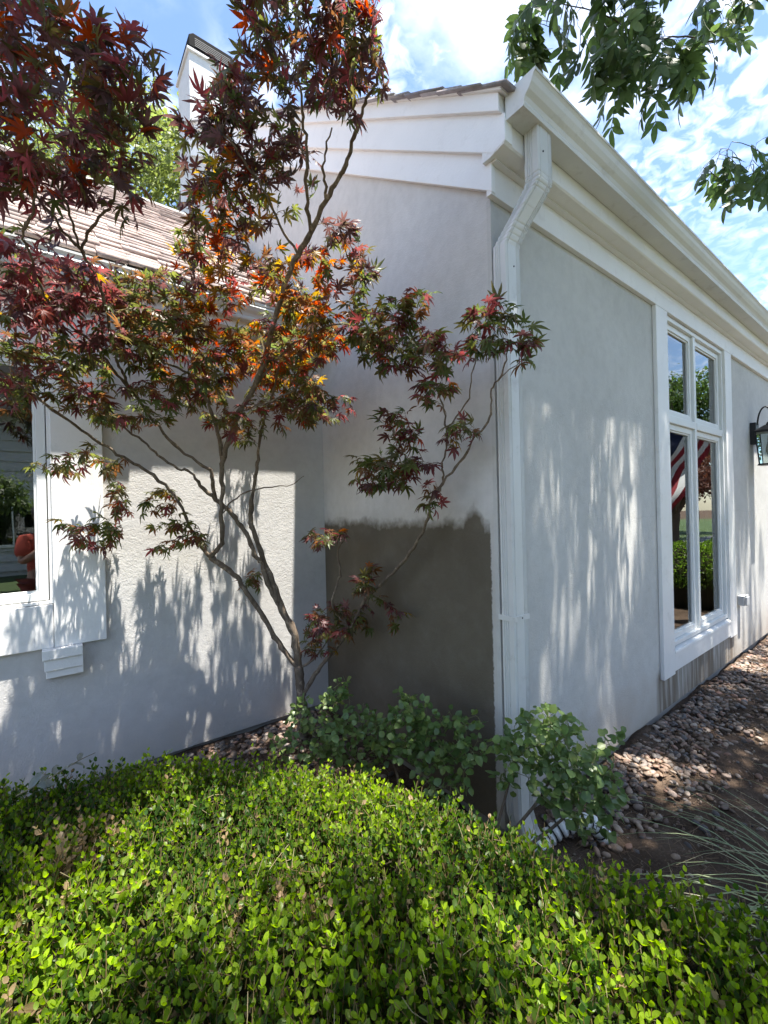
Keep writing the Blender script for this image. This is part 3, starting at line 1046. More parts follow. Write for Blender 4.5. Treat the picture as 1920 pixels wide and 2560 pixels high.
# ------------------------------------------------------------------ Japanese maple
LIMBS = {
 'trunk': [(1.327,2.7,0.001,34),(1.328,2.699,0.187,31),(1.317,2.695,0.393,29),(1.304,2.693,0.509,30)],
 'A': [(1.304,2.693,0.509,25),(1.293,2.689,0.631,25),(1.265,2.685,0.775,26),(1.202,2.708,0.918,23),(1.143,2.716,1.106,20),(1.086,2.721,1.271,18),(1.028,2.728,1.451,16),(1.01,2.729,1.521,17),(1.01,2.679,1.684,12),(1.016,2.624,1.826,10),(1.018,2.597,1.896,9),(1.01,2.502,2.087,8),(1.026,2.364,2.259,6),(1.019,2.244,2.408,4)],
 'B': [(1.188,2.706,0.942,16),(1.125,2.717,1.055,16),(1.069,2.709,1.229,15),(1.028,2.715,1.294,15),(0.979,2.715,1.436,14),(0.916,2.726,1.524,14),(0.856,2.721,1.593,14),(0.794,2.718,1.652,13),(0.7,2.689,1.732,10),(0.636,2.663,1.808,8),(0.568,2.665,1.824,7),(0.471,2.639,1.888,7),(0.384,2.605,1.959,6),(0.273,2.563,2.03,5),(0.145,2.511,2.128,4),(0.048,2.484,2.172,3)],
 'E': [(0.794,2.718,1.652,11),(0.759,2.669,1.753,11),(0.746,2.642,1.815,10),(0.636,2.638,1.888,9),(0.52,2.626,1.982,9),(0.415,2.581,2.101,8),(0.331,2.519,2.201,8),(0.262,2.471,2.254,7),(0.169,2.392,2.355,6),(0.104,2.341,2.385,5),(0.038,2.265,2.423,5),(-0.016,2.155,2.452,4),(-0.044,1.924,2.477,4),(-0.058,1.835,2.483,4),(-0.033,1.74,2.524,4),(-0.022,1.655,2.557,3)],
 'E2': [(0.331,2.519,2.201,6),(0.297,2.47,2.244,6),(0.26,2.384,2.293,6),(0.243,2.334,2.338,6),(0.191,2.147,2.454,6),(0.149,2.029,2.515,6),(0.114,1.967,2.539,6),(0.102,1.939,2.548,6),(0.06,1.87,2.546,5),(0.014,1.779,2.554,4),(-0.028,1.698,2.554,3)],
 'E3': [(0.102,1.939,2.548,5),(0.124,1.846,2.575,5),(0.152,1.749,2.598,4),(0.176,1.693,2.598,4),(0.189,1.569,2.652,3)],
 'E4': [(0.102,1.939,2.548,4),(0.074,1.834,2.574,4),(0.045,1.73,2.615,3),(0.032,1.64,2.649,3)],
 'C': [(1.287,2.693,0.526,19),(1.206,2.73,0.659,18),(1.148,2.749,0.765,18),(1.076,2.767,0.902,17),(0.993,2.78,1.046,17),(0.929,2.791,1.148,16),(0.843,2.807,1.242,17),(0.789,2.82,1.289,18),(0.822,2.785,1.349,14),(0.834,2.738,1.425,14),(0.812,2.68,1.559,13),(0.799,2.601,1.719,13),(0.785,2.549,1.85,13),(0.803,2.435,2.007,14),(0.821,2.345,2.115,14),(0.86,2.239,2.224,13),(0.877,2.138,2.324,13),(0.879,2.048,2.443,13),(0.885,1.955,2.545,12),(0.885,1.867,2.642,12),(0.902,1.766,2.722,12),(0.926,1.685,2.785,12),(0.939,1.574,2.872,10),(0.951,1.501,2.911,9),(0.958,1.433,2.953,8),(0.951,1.388,2.993,8),(0.945,1.329,3.02,7),(0.934,1.275,3.043,6),(0.936,1.223,3.056,5),(0.925,1.181,3.067,5),(0.907,1.132,3.074,4)],
 'C2': [(0.785,2.549,1.85,10),(0.755,2.496,1.983,10),(0.711,2.455,2.094,9),(0.675,2.419,2.165,9),(0.6,2.388,2.245,8),(0.545,2.355,2.289,7),(0.398,2.342,2.325,5),(0.324,2.335,2.341,4)],
 'C3': [(0.926,1.685,2.785,9),(0.88,1.631,2.838,8),(0.836,1.552,2.891,7),(0.802,1.477,2.94,6),(0.753,1.414,2.98,5),(0.721,1.363,3.002,4),(0.677,1.296,3.036,3)],
 'C4': [(0.939,1.574,2.872,6),(0.899,1.516,2.926,5),(0.875,1.471,2.956,4),(0.858,1.383,2.994,3)],
 'C5': [(0.902,1.766,2.722,6),(0.8,1.73,2.8,5),(0.708,1.675,2.881,5),(0.616,1.645,2.931,4),(0.542,1.601,2.956,3)],
 'C6': [(0.821,2.345,2.115,6),(0.955,2.217,2.171,5),(1.075,2.074,2.241,4),(1.115,1.968,2.346,3)],
 'C7': [(0.86,2.239,2.224,7),(0.951,2.094,2.371,6),(1.04,1.95,2.447,5),(1.126,1.783,2.469,4),(1.263,1.615,2.37,3)],
 'D': [(0.789,2.82,1.289,12),(0.726,2.82,1.368,11),(0.651,2.803,1.517,9),(0.595,2.77,1.64,9),(0.486,2.741,1.765,9),(0.384,2.731,1.838,8),(0.285,2.706,1.893,8),(0.178,2.662,1.959,7),(0.067,2.596,2.031,7),(-0.04,2.552,2.111,6),(-0.109,2.504,2.152,5),(-0.167,2.46,2.203,4),(-0.237,2.426,2.249,3)],
 'F': [(1.328,2.687,0.311,15),(1.344,2.662,0.361,15),(1.377,2.624,0.437,14),(1.421,2.565,0.542,13),(1.48,2.482,0.659,12),(1.526,2.383,0.788,13),(1.541,2.322,0.885,11),(1.556,2.235,1.009,11),(1.568,2.1,1.109,10),(1.575,1.943,1.224,9),(1.573,1.818,1.32,9),(1.56,1.702,1.437,8),(1.536,1.62,1.534,8),(1.519,1.595,1.595,8),(1.538,1.492,1.715,6),(1.545,1.386,1.798,6),(1.54,1.314,1.878,5),(1.525,1.224,1.932,5),(1.507,1.188,2.001,4),(1.485,1.167,2.056,4),(1.473,1.113,2.091,4),(1.461,1.073,2.155,3),(1.44,1.05,2.211,3)],
 'F2': [(1.519,1.595,1.595,6),(1.538,1.543,1.657,5),(1.532,1.509,1.728,5),(1.514,1.498,1.774,5),(1.502,1.457,1.85,5),(1.474,1.428,1.934,5),(1.444,1.413,2.012,4),(1.384,1.396,2.122,3)],
 'F3': [(1.474,1.428,1.934,4),(1.497,1.322,2.027,4),(1.459,1.25,2.14,3),(1.446,1.21,2.213,3)],
 'F4': [(1.473,1.113,2.091,3),(1.489,1.025,2.137,2)],
 'G': [(1.526,2.383,0.788,8),(1.428,2.434,0.946,7),(1.437,2.376,1.11,7),(1.447,2.356,1.18,6),(1.43,2.357,1.301,6),(1.463,2.306,1.405,6)],
 'H': [(1.304,2.693,0.509,9),(1.332,2.671,0.519,8),(1.385,2.592,0.589,7),(1.424,2.538,0.674,4)],
 'J': [(0.816,2.677,1.561,4),(0.878,2.604,1.655,4),(0.967,2.51,1.706,4),(1.11,2.375,1.722,3),(1.177,2.298,1.773,2)],
}
CLUMPS = [(0.02,1.56,2.79,0.2,0.25,60),(0.18,1.44,2.83,0.1,0.16,18),(-0.05,1.74,2.58,0.14,0.11,18),(0.15,1.59,2.62,0.12,0.09,10),(0.71,1.28,3.19,0.26,0.2,66),(0.83,1.19,3.07,0.12,0.15,14),(0.64,1.65,3.06,0.19,0.19,26),(0.61,1.87,2.9,0.19,0.15,22),(0.55,1.78,3.1,0.1,0.19,10),(0.78,1.61,2.95,0.13,0.15,9),(-0.01,2.15,2.51,0.24,0.09,28),(0.04,2.36,2.37,0.32,0.14,38),(0.43,2.31,2.55,0.23,0.18,32),(0.68,2.12,2.77,0.21,0.18,28),(0.98,1.96,2.73,0.22,0.16,26),(1.15,1.7,2.77,0.14,0.16,14),(0.98,2.15,2.44,0.3,0.15,28),(0.6,2.44,2.36,0.3,0.15,26),(1.15,1.83,2.47,0.22,0.12,18),(1.17,2.13,2.18,0.2,0.16,16),(0.89,2.41,2.07,0.25,0.11,11),(1.23,1.57,2.38,0.15,0.15,15),(1.37,1.41,2.21,0.14,0.18,20),(1.32,1.45,2.47,0.09,0.11,6),(1.4,1.09,2.26,0.09,0.13,11),(1.46,0.98,2.18,0.04,0.09,5),(1.32,1.57,1.94,0.1,0.09,8),(1.3,1.65,1.76,0.18,0.1,14),(1.5,1.37,1.92,0.1,0.07,6),(0.09,2.82,1.86,0.19,0.08,10),(0.17,2.77,1.48,0.17,0.1,9),(0.56,2.79,1.46,0.19,0.11,12),(0.38,2.8,1.67,0.2,0.09,7),(1.46,2.35,0.89,0.22,0.11,10),(1.55,2.15,1.13,0.12,0.1,6),(1.38,2.53,0.72,0.11,0.12,5),(1.34,2.37,1.41,0.11,0.06,4),(0.98,2.78,1.13,0.09,0.05,3),(1.6,1.99,0.98,0.09,0.07,2),(0.33,2.52,2.13,0.29,0.12,16),(-0.02,2.47,2.18,0.2,0.13,14),(1.5,1.56,1.62,0.08,0.06,3)]

maple = empty('maple_tree', (1.327, 2.70, GZ))
tag(maple, 'multi-stemmed Japanese maple with dark red and olive leaves in the inner corner', 'tree')


def grow(limbs, clumps, rng, keep=None, sag=0.25, rmax=0.004, thin=0.0008, jit=0.012, dens=1.0):
    """joins random tips in each clump to the nearest wood; returns twig paths"""
    nodes, tang = [], []
    for pts in limbs:
        p = np.asarray(pts)[:, :3]
        nodes.append(p)
        tang.append(unit(np.gradient(p, axis=0)))
    P, T = np.vstack(nodes), np.vstack(tang)
    tips = []
    for cx, cy, cz, rh, rv, n in clumps:
        n = int(n * dens * (0.66 if cz > 2.55 and cx < 0.3 else 1.7 if cz < 1.6 and cx > 1.2 else 1.35 if cx > 1.2 or (cx < 0.5 and cz > 2.1) else 0.8 if cz > 2.75 else 1.0))
        v = unit(rng.standard_normal((n, 3))) * rng.uniform(0.25, 1.0, (n, 1)) ** 0.5
        tips.append(np.array((cx, cy, cz)) + v * np.array((rh, rh, rv)))
    tips = np.vstack(tips)
    if keep is not None:
        tips = tips[keep(tips)]
    d0 = np.min(np.linalg.norm(tips[:, None] - P[None], axis=2), axis=1)
    out = []
    for i in np.argsort(d0):
        tip = tips[i]
        dv = tip - P
        dist = np.linalg.norm(dv, axis=1)
        cost = dist - 0.25 * np.einsum('ij,ij->i', dv, T)
        j = int(np.argmin(cost))
        L = dist[j]
        if L < 0.03:
            continue
        u = dv[j] / L
        c1 = P[j] + unit(T[j] * 0.5 + u) * L * 0.4
        c2 = tip - unit(u + np.array((0, 0, sag))) * L * 0.3
        k = 5 if L < 0.25 else 8
        t = np.linspace(0, 1, k)[:, None]
        pts = (1 - t) ** 3 * P[j] + 3 * (1 - t) ** 2 * t * c1 + 3 * (1 - t) * t * t * c2 + t ** 3 * tip
        pts[1:-1] += rng.standard_normal((k - 2, 3)) * jit * min(1, L * 3)
        r0 = min(rmax, 0.0011 + 0.006 * L)
        out.append((pts, np.linspace(r0, thin, k)))
        P = np.vstack([P, pts[1:]])
        T = np.vstack([T, unit(np.gradient(pts, axis=0))[1:]])
    return out


limb_paths = []
for k_, pts in LIMBS.items():
    p = smooth_path(pts, 4)
    p[:, 3] *= 0.001
    p[1:-1, :3] += RNG.standard_normal((len(p) - 2, 3)) * 0.0032
    p[:, 3] *= 1 + 0.13 * RNG.standard_normal(len(p)).clip(-1, 1.6)
    limb_paths.append((p[:, :3], np.maximum(p[:, 3], 0.0012)))
limb_paths[0][0][0, 2] = GZ - 0.03
V, F = tube_arrays(limb_paths[:1], 12)
np_mesh('trunk', V, F, M['maple_bark'], maple)
for lp in limb_paths[1:]:
    V, F = tube_arrays([lp], 8)
    np_mesh('branch', V, F, M['maple_bark'], maple)

rngm = np.random.default_rng(3)


def keep_maple(t):
    return (t[:, 1] < 2.90) & ((t[:, 0] < 1.60) | (t[:, 1] < 1.12)) & ~((t[:, 1] > 2.70) & (t[:, 2] > 2.76))


CLUMPS += [(0.55, 2.45, 2.5, 0.35, 0.14, 10), (0.9, 2.35, 2.45, 0.3, 0.14, 14), (0.8, 2.62, 2.2, 0.3, 0.12, 6), (1.15, 2.55, 2.35, 0.2, 0.15, 14), (1.22, 2.45, 2.6, 0.18, 0.15, 10), (1.35, 2.5, 2.3, 0.15, 0.15, 7), (1.1, 2.70, 2.52, 0.18, 0.09, 8), (0.62, 1.72, 3.12, 0.13, 0.2, 14)]
twigs = grow([lp[0] for lp in limb_paths], CLUMPS, rngm, keep_maple, dens=2.0)
V, F = tube_arrays(twigs, 5)
tag(np_mesh('twigs', V, F, M['twig'], maple), kind='stuff')

ld, ln, lp_, ls, lc = [], [], [], [], []
RED = np.array([(0.110, 0.036, 0.036), (0.150, 0.038, 0.038), (0.090, 0.040, 0.038)])
OLI = np.array([(0.090, 0.080, 0.028), (0.068, 0.088, 0.026), (0.085, 0.095, 0.024), (0.125, 0.060, 0.026)])
PUR = np.array([(0.076, 0.040, 0.036), (0.095, 0.042, 0.036), (0.068, 0.050, 0.034)])
ORA_LIT = np.array([(0.26, 0.045, 0.020), (0.26, 0.085, 0.02), (0.22, 0.14, 0.022)])  # backlit glow painted as orange, mostly in the middle of the crown
for pts, rad in twigs:
    seg = np.linalg.norm(np.diff(pts, axis=0), axis=1)
    cum = np.concatenate([[0], np.cumsum(seg)])
    L = cum[-1]
    s = L
    tone = rngm.random()
    while s > max(0.0, L - 0.24):
        i = min(np.searchsorted(cum, s), len(pts) - 1)
        i = max(i, 1)
        a = (s - cum[i - 1]) / max(seg[i - 1], 1e-6)
        p = pts[i - 1] + (pts[i] - pts[i - 1]) * a
        tw = unit(pts[i] - pts[i - 1])
        side = unit(np.cross(tw, np.array((0, 0, 1.0))) + rngm.standard_normal(3) * 0.2)
        for sg in ((-1, 1, 0) if s == L else (-1, 1)):
            if rngm.random() < 0.12:
                continue
            hi = np.clip((p[2] - 2.55) / 0.2, 0, 1)      # high leaves stand on upright shoots and hang edge-on
            d = unit(tw * (0.6 + 0.3 * hi) + side * sg * (0.9 - 0.3 * hi) + np.array((0, 0, -0.32 + 0.15 * hi)) + rngm.standard_normal(3) * (0.30 + 0.2 * hi))
            n_ = unit(np.array((0, 0, 1.0 - 0.55 * hi)) + rngm.standard_normal(3) * (0.42 + 0.5 * hi) + side * sg * 0.25)
            sc = rngm.uniform(0.032, 0.060)
            ld.append(d)
            ln.append(n_)
            ls.append(sc)
            lp_.append(p + d * sc * 0.55)
            # leaf colour with sunlit glow painted in: redder high up and on the right hand branch, olive in the middle
            h = p[2]
            pr = 0.54 if h > 2.65 else 0.32
            if p[0] > 1.25:
                pr = 0.42
            if p[0] < 0.25 and 2.35 < h < 2.65:
                pr = 0.75
            u = rngm.random()
            if u < (0.36 if 0.45 < p[0] < 1.3 and 2.3 < h < 2.95 and p[1] > 1.7 else 0.03):
                c = ORA_LIT[rngm.integers(3)]
            elif tone * 0.5 + rngm.random() * 0.5 < pr:
                c = PUR[rngm.integers(3)] if h > 2.62 and rngm.random() < 0.8 else RED[rngm.integers(3)]
            else:
                c = OLI[rngm.integers(4)]
            lc.append(c * rngm.uniform(0.75, 1.25))
        s -= rngm.uniform(0.030, 0.050)
ld, ln, lp_, ls, lc = map(np.array, (ld, ln, lp_, ls, lc))
fr = frames_from(ld, ln)
ok = (lp_[:, 1] < 2.93) & ((lp_[:, 0] < 1.63) | (lp_[:, 1] < 1.15))
fr, lp_, ls, lc = fr[ok], lp_[ok], ls[ok], lc[ok]
MT = [maple_template(s) for s in range(6)]
vis, dep = in_view(lp_)
order = np.argsort(np.where(vis, dep / ls, 1e9))
pick = order[:300]
leaf_objects('leaf', MT, pick, fr, lp_, ls, lc, M['maple_leaf'], maple, 12)
rest = np.setdiff1d(np.arange(len(lp_)), pick)
Vs, Fs, Cs, nb = [], [], [], 0
for q in range(6):
    idx = rest[rest % 6 == q]
    tv, tf = MT[q]
    V, F = scatter(tv, tf, fr[idx], lp_[idx], ls[idx])
    Vs.append(V)
    Fs.append(F + nb)
    Cs.append(np.repeat(lc[idx], len(tv), axis=0))
    nb += len(V)
tag(np_mesh('crown', np.vstack(Vs), np.vstack(Fs), M['maple_leaf'], maple, np.vstack(Cs)), kind='stuff')
print('maple leaves', len(lp_), 'twigs', len(twigs))

# ------------------------------------------------------------------ boxwood hedge
hedge = empty('boxwood_hedge', (0.3, 1.1, GZ))
tag(hedge, 'broad clipped boxwood hedge with small glossy leaves in the foreground', 'hedge')
HP = np.array([(-2.4, 2.32), (-0.18, 2.27), (0.19, 2.13), (0.46, 1.98), (0.75, 1.70), (0.99, 1.46), (1.08, 1.14), (1.15, 0.90), (1.25, 0.63),
               (1.36, 0.43), (1.44, 0.23), (1.54, -0.2), (1.6, -0.7), (0.95, -0.7), (0.56, 0.08), (-0.10, 0.52), (-0.6, 0.92), (-2.4, 1.5)])


def poly_sd(p, poly):
    """signed distance (positive inside)"""
    a = poly
    b = np.roll(poly, -1, axis=0)
    e = b - a
    w = p[:, None] - a[None]
    t = np.clip((w * e[None]).sum(-1) / (e * e).sum(-1)[None], 0, 1)
    d = np.linalg.norm(w - t[..., None] * e[None], axis=-1).min(1)
    c1 = p[:, None, 1] >= a[None, :, 1]
    c2 = p[:, None, 1] < b[None, :, 1]
    cr_ = e[None, :, 0] * w[..., 1] - e[None, :, 1] * w[..., 0]
    wn = (c1 & c2 & (cr_ > 0)).sum(1) - (~c1 & ~c2 & (cr_ < 0)).sum(1)
    return np.where(wn != 0, d, -d)


def hedge_h(p, sd):
    b = 0.565 + 0.022 * np.sin(p[:, 0] * 5.3 + 1.0) * np.cos(p[:, 1] * 4.7) + 0.014 * np.sin(p[:, 0] * 13 + p[:, 1] * 9) + 0.01 * np.sin(p[:, 0] * 29 - p[:, 1] * 23)
    e = np.clip(1 - sd / 0.16, 0, 1)
    return b - 0.15 * e ** 2.6


rngh = np.random.default_rng(5)
sp = 0.0215
hx, hy = np.meshgrid(np.arange(-2.4, 1.65, sp), np.arange(-0.7, 2.35, sp))
hp = np.stack([hx.ravel(), hy.ravel()], -1) + rngh.uniform(-0.5, 0.5, (hx.size, 2)) * sp
near = np.linalg.norm(hp, axis=1)
hp = hp[(near < 2.6) | (rngh.random(len(hp)) < 0.35)]
sd = poly_sd(hp, HP)
hp, sd = hp[sd > 0.004], sd[sd > 0.004]
gap = np.sin(hp[:, 0] * 31 + 3 * np.sin(hp[:, 1] * 17)) * np.sin(hp[:, 1] * 27 + 2 * np.sin(hp[:, 0] * 21))
kp = gap < 0.48 + 0.3 * rngh.random(len(hp))
hp, sd = hp[kp], sd[kp]
hz = hedge_h(hp, sd)
BT = leaf_template(0.66, 0.22, -0.06, 0.9, 2)


BT3 = leaf_template(0.66, 0.22, -0.06, 0.9, 3)


def sprig(seed, npairs, LT=None):
    LT = LT or BT
    r = np.random.default_rng(seed)
    Vs, Fs, A, nb = [], [], [], 0
    for i in range(npairs):
        z_ = -0.080 + 0.092 * i / (npairs - 1)
        ph = i * math.pi / 2 + r.uniform(-0.5, 0.5)
        for q in range(2):
            if r.random() < 0.08:
                continue
            a = ph + q * math.pi + r.uniform(-0.3, 0.3)
            el = R(r.uniform(25, 58)) + (0.45 if i == npairs - 1 else 0)
            d = np.array((math.cos(a) * math.cos(el), math.sin(a) * math.cos(el), math.sin(el)))
            nn = unit(np.array((-math.cos(a) * math.sin(el), -math.sin(a) * math.sin(el), math.cos(el))) + r.standard_normal(3) * 0.3)
            s = r.uniform(0.0145, 0.0225) * (0.72 if i == npairs - 1 else 1)
            f_ = frames_from(d[None], nn[None])
            V, F = scatter(LT[0], LT[1], f_, np.array([(0, 0, z_)]), [s])
            Vs.append(V)
            Fs.append(F + nb)
            A.append(np.full(len(V), i / (npairs - 1)))
            nb += len(V)
    # stem
    V, F = tube_arrays([(np.array([(0, 0, -0.11), (0.001, 0, -0.04), (0, 0, 0.008)]), [0.0014, 0.0012, 0.0007])], 4)
    Vs.append(V)
    Fs.append(F + nb)
    A.append(np.full(len(V), 0.0))
    return np.vstack(Vs), np.vstack(Fs), np.concatenate(A)


SPR = [sprig(s, 5 if s % 3 else 4) for s in range(7)] + [sprig(s, 5 if s % 3 else 4, BT3) for s in range(7)]
n = len(hp)
tilt = rngh.standard_normal((n, 3)) * 0.27
# outward lean near the edges
eps = 0.02
gx_ = poly_sd(hp + np.array((eps, 0)), HP) - poly_sd(hp - np.array((eps, 0)), HP)
gy_ = poly_sd(hp + np.array((0, eps)), HP) - poly_sd(hp - np.array((0, eps)), HP)
outw = -unit(np.stack([gx_, gy_, np.zeros(n)], -1))
edge = np.clip(1 - sd / 0.16, 0, 1)[:, None]
up_ = unit(np.array((0, 0, 1.0)) + tilt + outw * edge * 1.1)
ang = rngh.uniform(0, 2 * math.pi, n)
ref = np.stack([np.cos(ang), np.sin(ang), np.zeros(n)], -1)
fr_h = frames_from(np.cross(up_, ref), up_)
loc_h = np.column_stack([hp, hz + rngh.normal(0, 0.022, n) + (rngh.random(n) < 0.06) * rngh.uniform(0.01, 0.045, n)])
sc_h = rngh.uniform(0.85, 1.25, n)
young_lit = np.clip(0.42 + 0.34 * np.sin(hp[:, 0] * 6 + 2) * np.sin(hp[:, 1] * 5 + 0.6) + rngh.normal(0, 0.28, n), 0, 1)
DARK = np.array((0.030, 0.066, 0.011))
LITE = np.array((0.255, 0.360, 0.016))  # new growth is paler; the contrast also paints sun and shade onto sprigs
DRY = np.array((0.34, 0.24, 0.14))
dead = (rngh.random(n) < 0.018) | ((np.hypot(hp[:, 0] - 0.06, hp[:, 1] - 1.62) < 0.11) & (rngh.random(n) < 0.45)) | ((np.hypot(hp[:, 0] - 0.52, hp[:, 1] - 1.08) < 0.09) & (rngh.random(n) < 0.35))
Vs, Fs, Cs, nb = [], [], [], 0
close = (hp @ np.array((fw.x, fw.y)) < 1.15) & (np.abs(hp @ np.array((rt.x, rt.y))) < 1.25)
for q in range(14):
    idx = np.arange(n)[(np.arange(n) % 7 == q % 7) & (close == (q >= 7))]
    tv, tf, ta = SPR[q]
    V, F = scatter(tv, tf, fr_h[idx], loc_h[idx], sc_h[idx])
    mixf = np.clip(young_lit[idx][:, None] * (0.12 + 1.0 * ta[None] ** 1.8), 0, 1)[..., None]
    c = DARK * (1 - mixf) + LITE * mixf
    c = np.where(dead[idx][:, None, None], DRY * rngh.uniform(0.6, 1.1, (len(idx), 1, 1)), c)
    c = c * rngh.uniform(0.8, 1.2, (len(idx), 1, 1))
    c = np.where((ta == 0)[None, :, None] & (np.arange(len(ta)) >= len(ta) - 13)[None, :, None], np.array((0.16, 0.13, 0.06)), c)
    Vs.append(V)
    Fs.append(F + nb)
    Cs.append(c.reshape(-1, 3))
    nb += len(V)
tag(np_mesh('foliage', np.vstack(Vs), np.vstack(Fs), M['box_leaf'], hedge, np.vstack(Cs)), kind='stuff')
print('hedge sprigs', n, 'tris', sum(len(f) for f in Fs))
# the nearest leaves as single objects
vis, dep = in_view(loc_h, -0.04)
ordr = np.argsort(np.where(vis & ~dead, dep, 9))[:420]
pk = rngh.choice(ordr, 150, replace=False)
lp2, fd, fn_, cs2 = [], [], [], []
for i in pk:
    for sgn in (-1, 1):
        a = rngh.uniform(0, 6.28) if sgn == -1 else a + math.pi
        d = unit(np.array((math.cos(a), math.sin(a), 0.9)))
        fd.append(d)
        fn_.append(unit(np.array((-math.cos(a), -math.sin(a), 1.0)) + rngh.standard_normal(3) * 0.2))
        lp2.append(loc_h[i] + up_[i] * 0.010 * sc_h[i])
        cs2.append((DARK * (1 - young_lit[i]) + LITE * young_lit[i]) * 1.05)
fr2 = frames_from(np.array(fd), np.array(fn_))
leaf_objects('leaf', [BT3], range(len(lp2)), fr2, lp2, rngh.uniform(0.018, 0.025, len(lp2)), np.array(cs2), M['box_leaf'], hedge, 14)
# twig mass inside the hedge, a sheet painted near black for inner shade
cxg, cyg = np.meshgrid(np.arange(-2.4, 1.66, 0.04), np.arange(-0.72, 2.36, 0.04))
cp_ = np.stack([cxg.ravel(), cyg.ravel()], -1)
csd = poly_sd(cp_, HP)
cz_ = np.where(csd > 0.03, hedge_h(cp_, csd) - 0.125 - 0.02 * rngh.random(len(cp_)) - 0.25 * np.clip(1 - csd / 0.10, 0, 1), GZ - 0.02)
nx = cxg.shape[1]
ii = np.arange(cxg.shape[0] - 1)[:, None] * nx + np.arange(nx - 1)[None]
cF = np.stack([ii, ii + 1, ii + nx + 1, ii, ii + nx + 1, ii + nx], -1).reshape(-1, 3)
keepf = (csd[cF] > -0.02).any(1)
M['hedge_shade'] = paint('hedge_shade', (0.030, 0.026, 0.016), 0.95, 0.4, 60.0, 0.01, 0.0, 0.1)
np_mesh('dark_core', np.column_stack([cp_, cz_]), cF[keepf], M['hedge_shade'], hedge)
# bare pale twigs that stick out of the clipped top
tw = []
for i in rngh.choice(len(loc_h), 420, replace=False):
    b_ = loc_h[i] + np.array((0, 0, -0.03))
    v_ = unit(np.array((0, 0, 1.0)) + rngh.standard_normal(3) * 0.5)
    L = rngh.uniform(0.03, 0.095)
    tw.append((np.array([b_, b_ + v_ * L * 0.5 + rngh.normal(0, 0.003, 3), b_ + v_ * L]), [0.0011, 0.0009, 0.0006]))
V, F = tube_arrays(tw, 4)
M['straw'] = paint('dry_stem', (0.30, 0.25, 0.14), 0.8, 0.3)
tag(np_mesh('dry_stems', V, F, M['straw'], hedge), kind='stuff')

# ------------------------------------------------------------------ leafy green shrubs by the corner
RT_ = leaf_template(0.86, 0.16, 0.18, 0.72, 3)
rngs = np.random.default_rng(21)


def leafy_shrub(base, stems, clumps, label, seed, size=(0.020, 0.044)):
    r = np.random.default_rng(seed)
    e = empty('leafy_shrub', (base[0], base[1], GZ))
    tag(e, label, 'shrub', 'round-leaved green shrubs at the house corner')
    sp_ = [(smooth_path(s, 4)[:, :3], np.linspace(0.010, 0.003, len(smooth_path(s, 4)))) for s in stems]
    for p in sp_:
        V, F = tube_arrays([p], 6)
        np_mesh('stem', V, F, M['maple_bark'], e)
    tw = grow([p[0] for p in sp_], clumps, r, lambda t: (t[:, 2] > 0.0) & ((t[:, 0] < 1.60) | (t[:, 1] < 1.17)), 0.1, 0.003, 0.0009, 0.010, dens=2.0)
    V, F = tube_arrays(tw, 4)
    M.setdefault('green_stem', paint('green_stem', (0.20, 0.19, 0.08), 0.7, 0.3))
    tag(np_mesh('twigs', V, F, M['green_stem'], e), kind='stuff')
    D, Nn, P_, S_, C_ = [], [], [], [], []
    for pts, rad in tw:
        L = np.linalg.norm(np.diff(pts, axis=0), axis=1).sum()
        m_ = max(4, int(min(L, 0.2) / 0.022))
        for q in range(m_):
            u = 1 - q / m_ * min(1, 0.2 / L)
            i = min(int(u * (len(pts) - 1)), len(pts) - 2)
            p = pts[i] + (pts[i + 1] - pts[i]) * (u * (len(pts) - 1) - i)
            d = unit(unit(pts[i + 1] - pts[i]) * 0.4 + r.standard_normal(3) * 0.7 + np.array((0, 0, -0.1)))
            D.append(d)
            Nn.append(unit(np.array((-0.25, -0.3, 1.0)) + r.standard_normal(3) * 0.5))
            S_.append(r.uniform(*size))
            P_.append(p + d * 0.012)
            y_ = r.random() ** 3
            C_.append((np.array((0.105, 0.170, 0.050)) * (1 - y_) + np.array((0.18, 0.24, 0.06)) * y_) * r.uniform(0.8, 1.25))
    D, Nn, P_, S_, C_ = map(np.array, (D, Nn, P_, S_, C_))
    k_ = ((P_[:, 0] < 1.64) | (P_[:, 1] < 1.19)) & (P_[:, 2] > -0.02)
    D, Nn, P_, S_, C_ = D[k_], Nn[k_], P_[k_], S_[k_], C_[k_]
    f_ = frames_from(D, Nn)
    tm = [leaf_template(w, 0.16, dr, 0.72, 3) for w, dr in ((0.86, 0.18), (0.8, 0.3), (0.9, 0.05))]
    v_, dd = in_view(P_)
    od = np.argsort(np.where(v_, dd, 9))[:280]
    leaf_objects('leaf', tm, od, f_, P_, S_, C_, M['shrub_leaf'], e, 15)
    rs = np.setdiff1d(np.arange(len(P_)), od)
    V, F = scatter(tm[0][0], tm[0][1], f_[rs], P_[rs], S_[rs])
    if len(rs):
        tag(np_mesh('foliage', V, F, M['shrub_leaf'], e, np.repeat(C_[rs], len(tm[0][0]), axis=0)), kind='stuff')
    print('shrub leaves', len(P_))
    return e


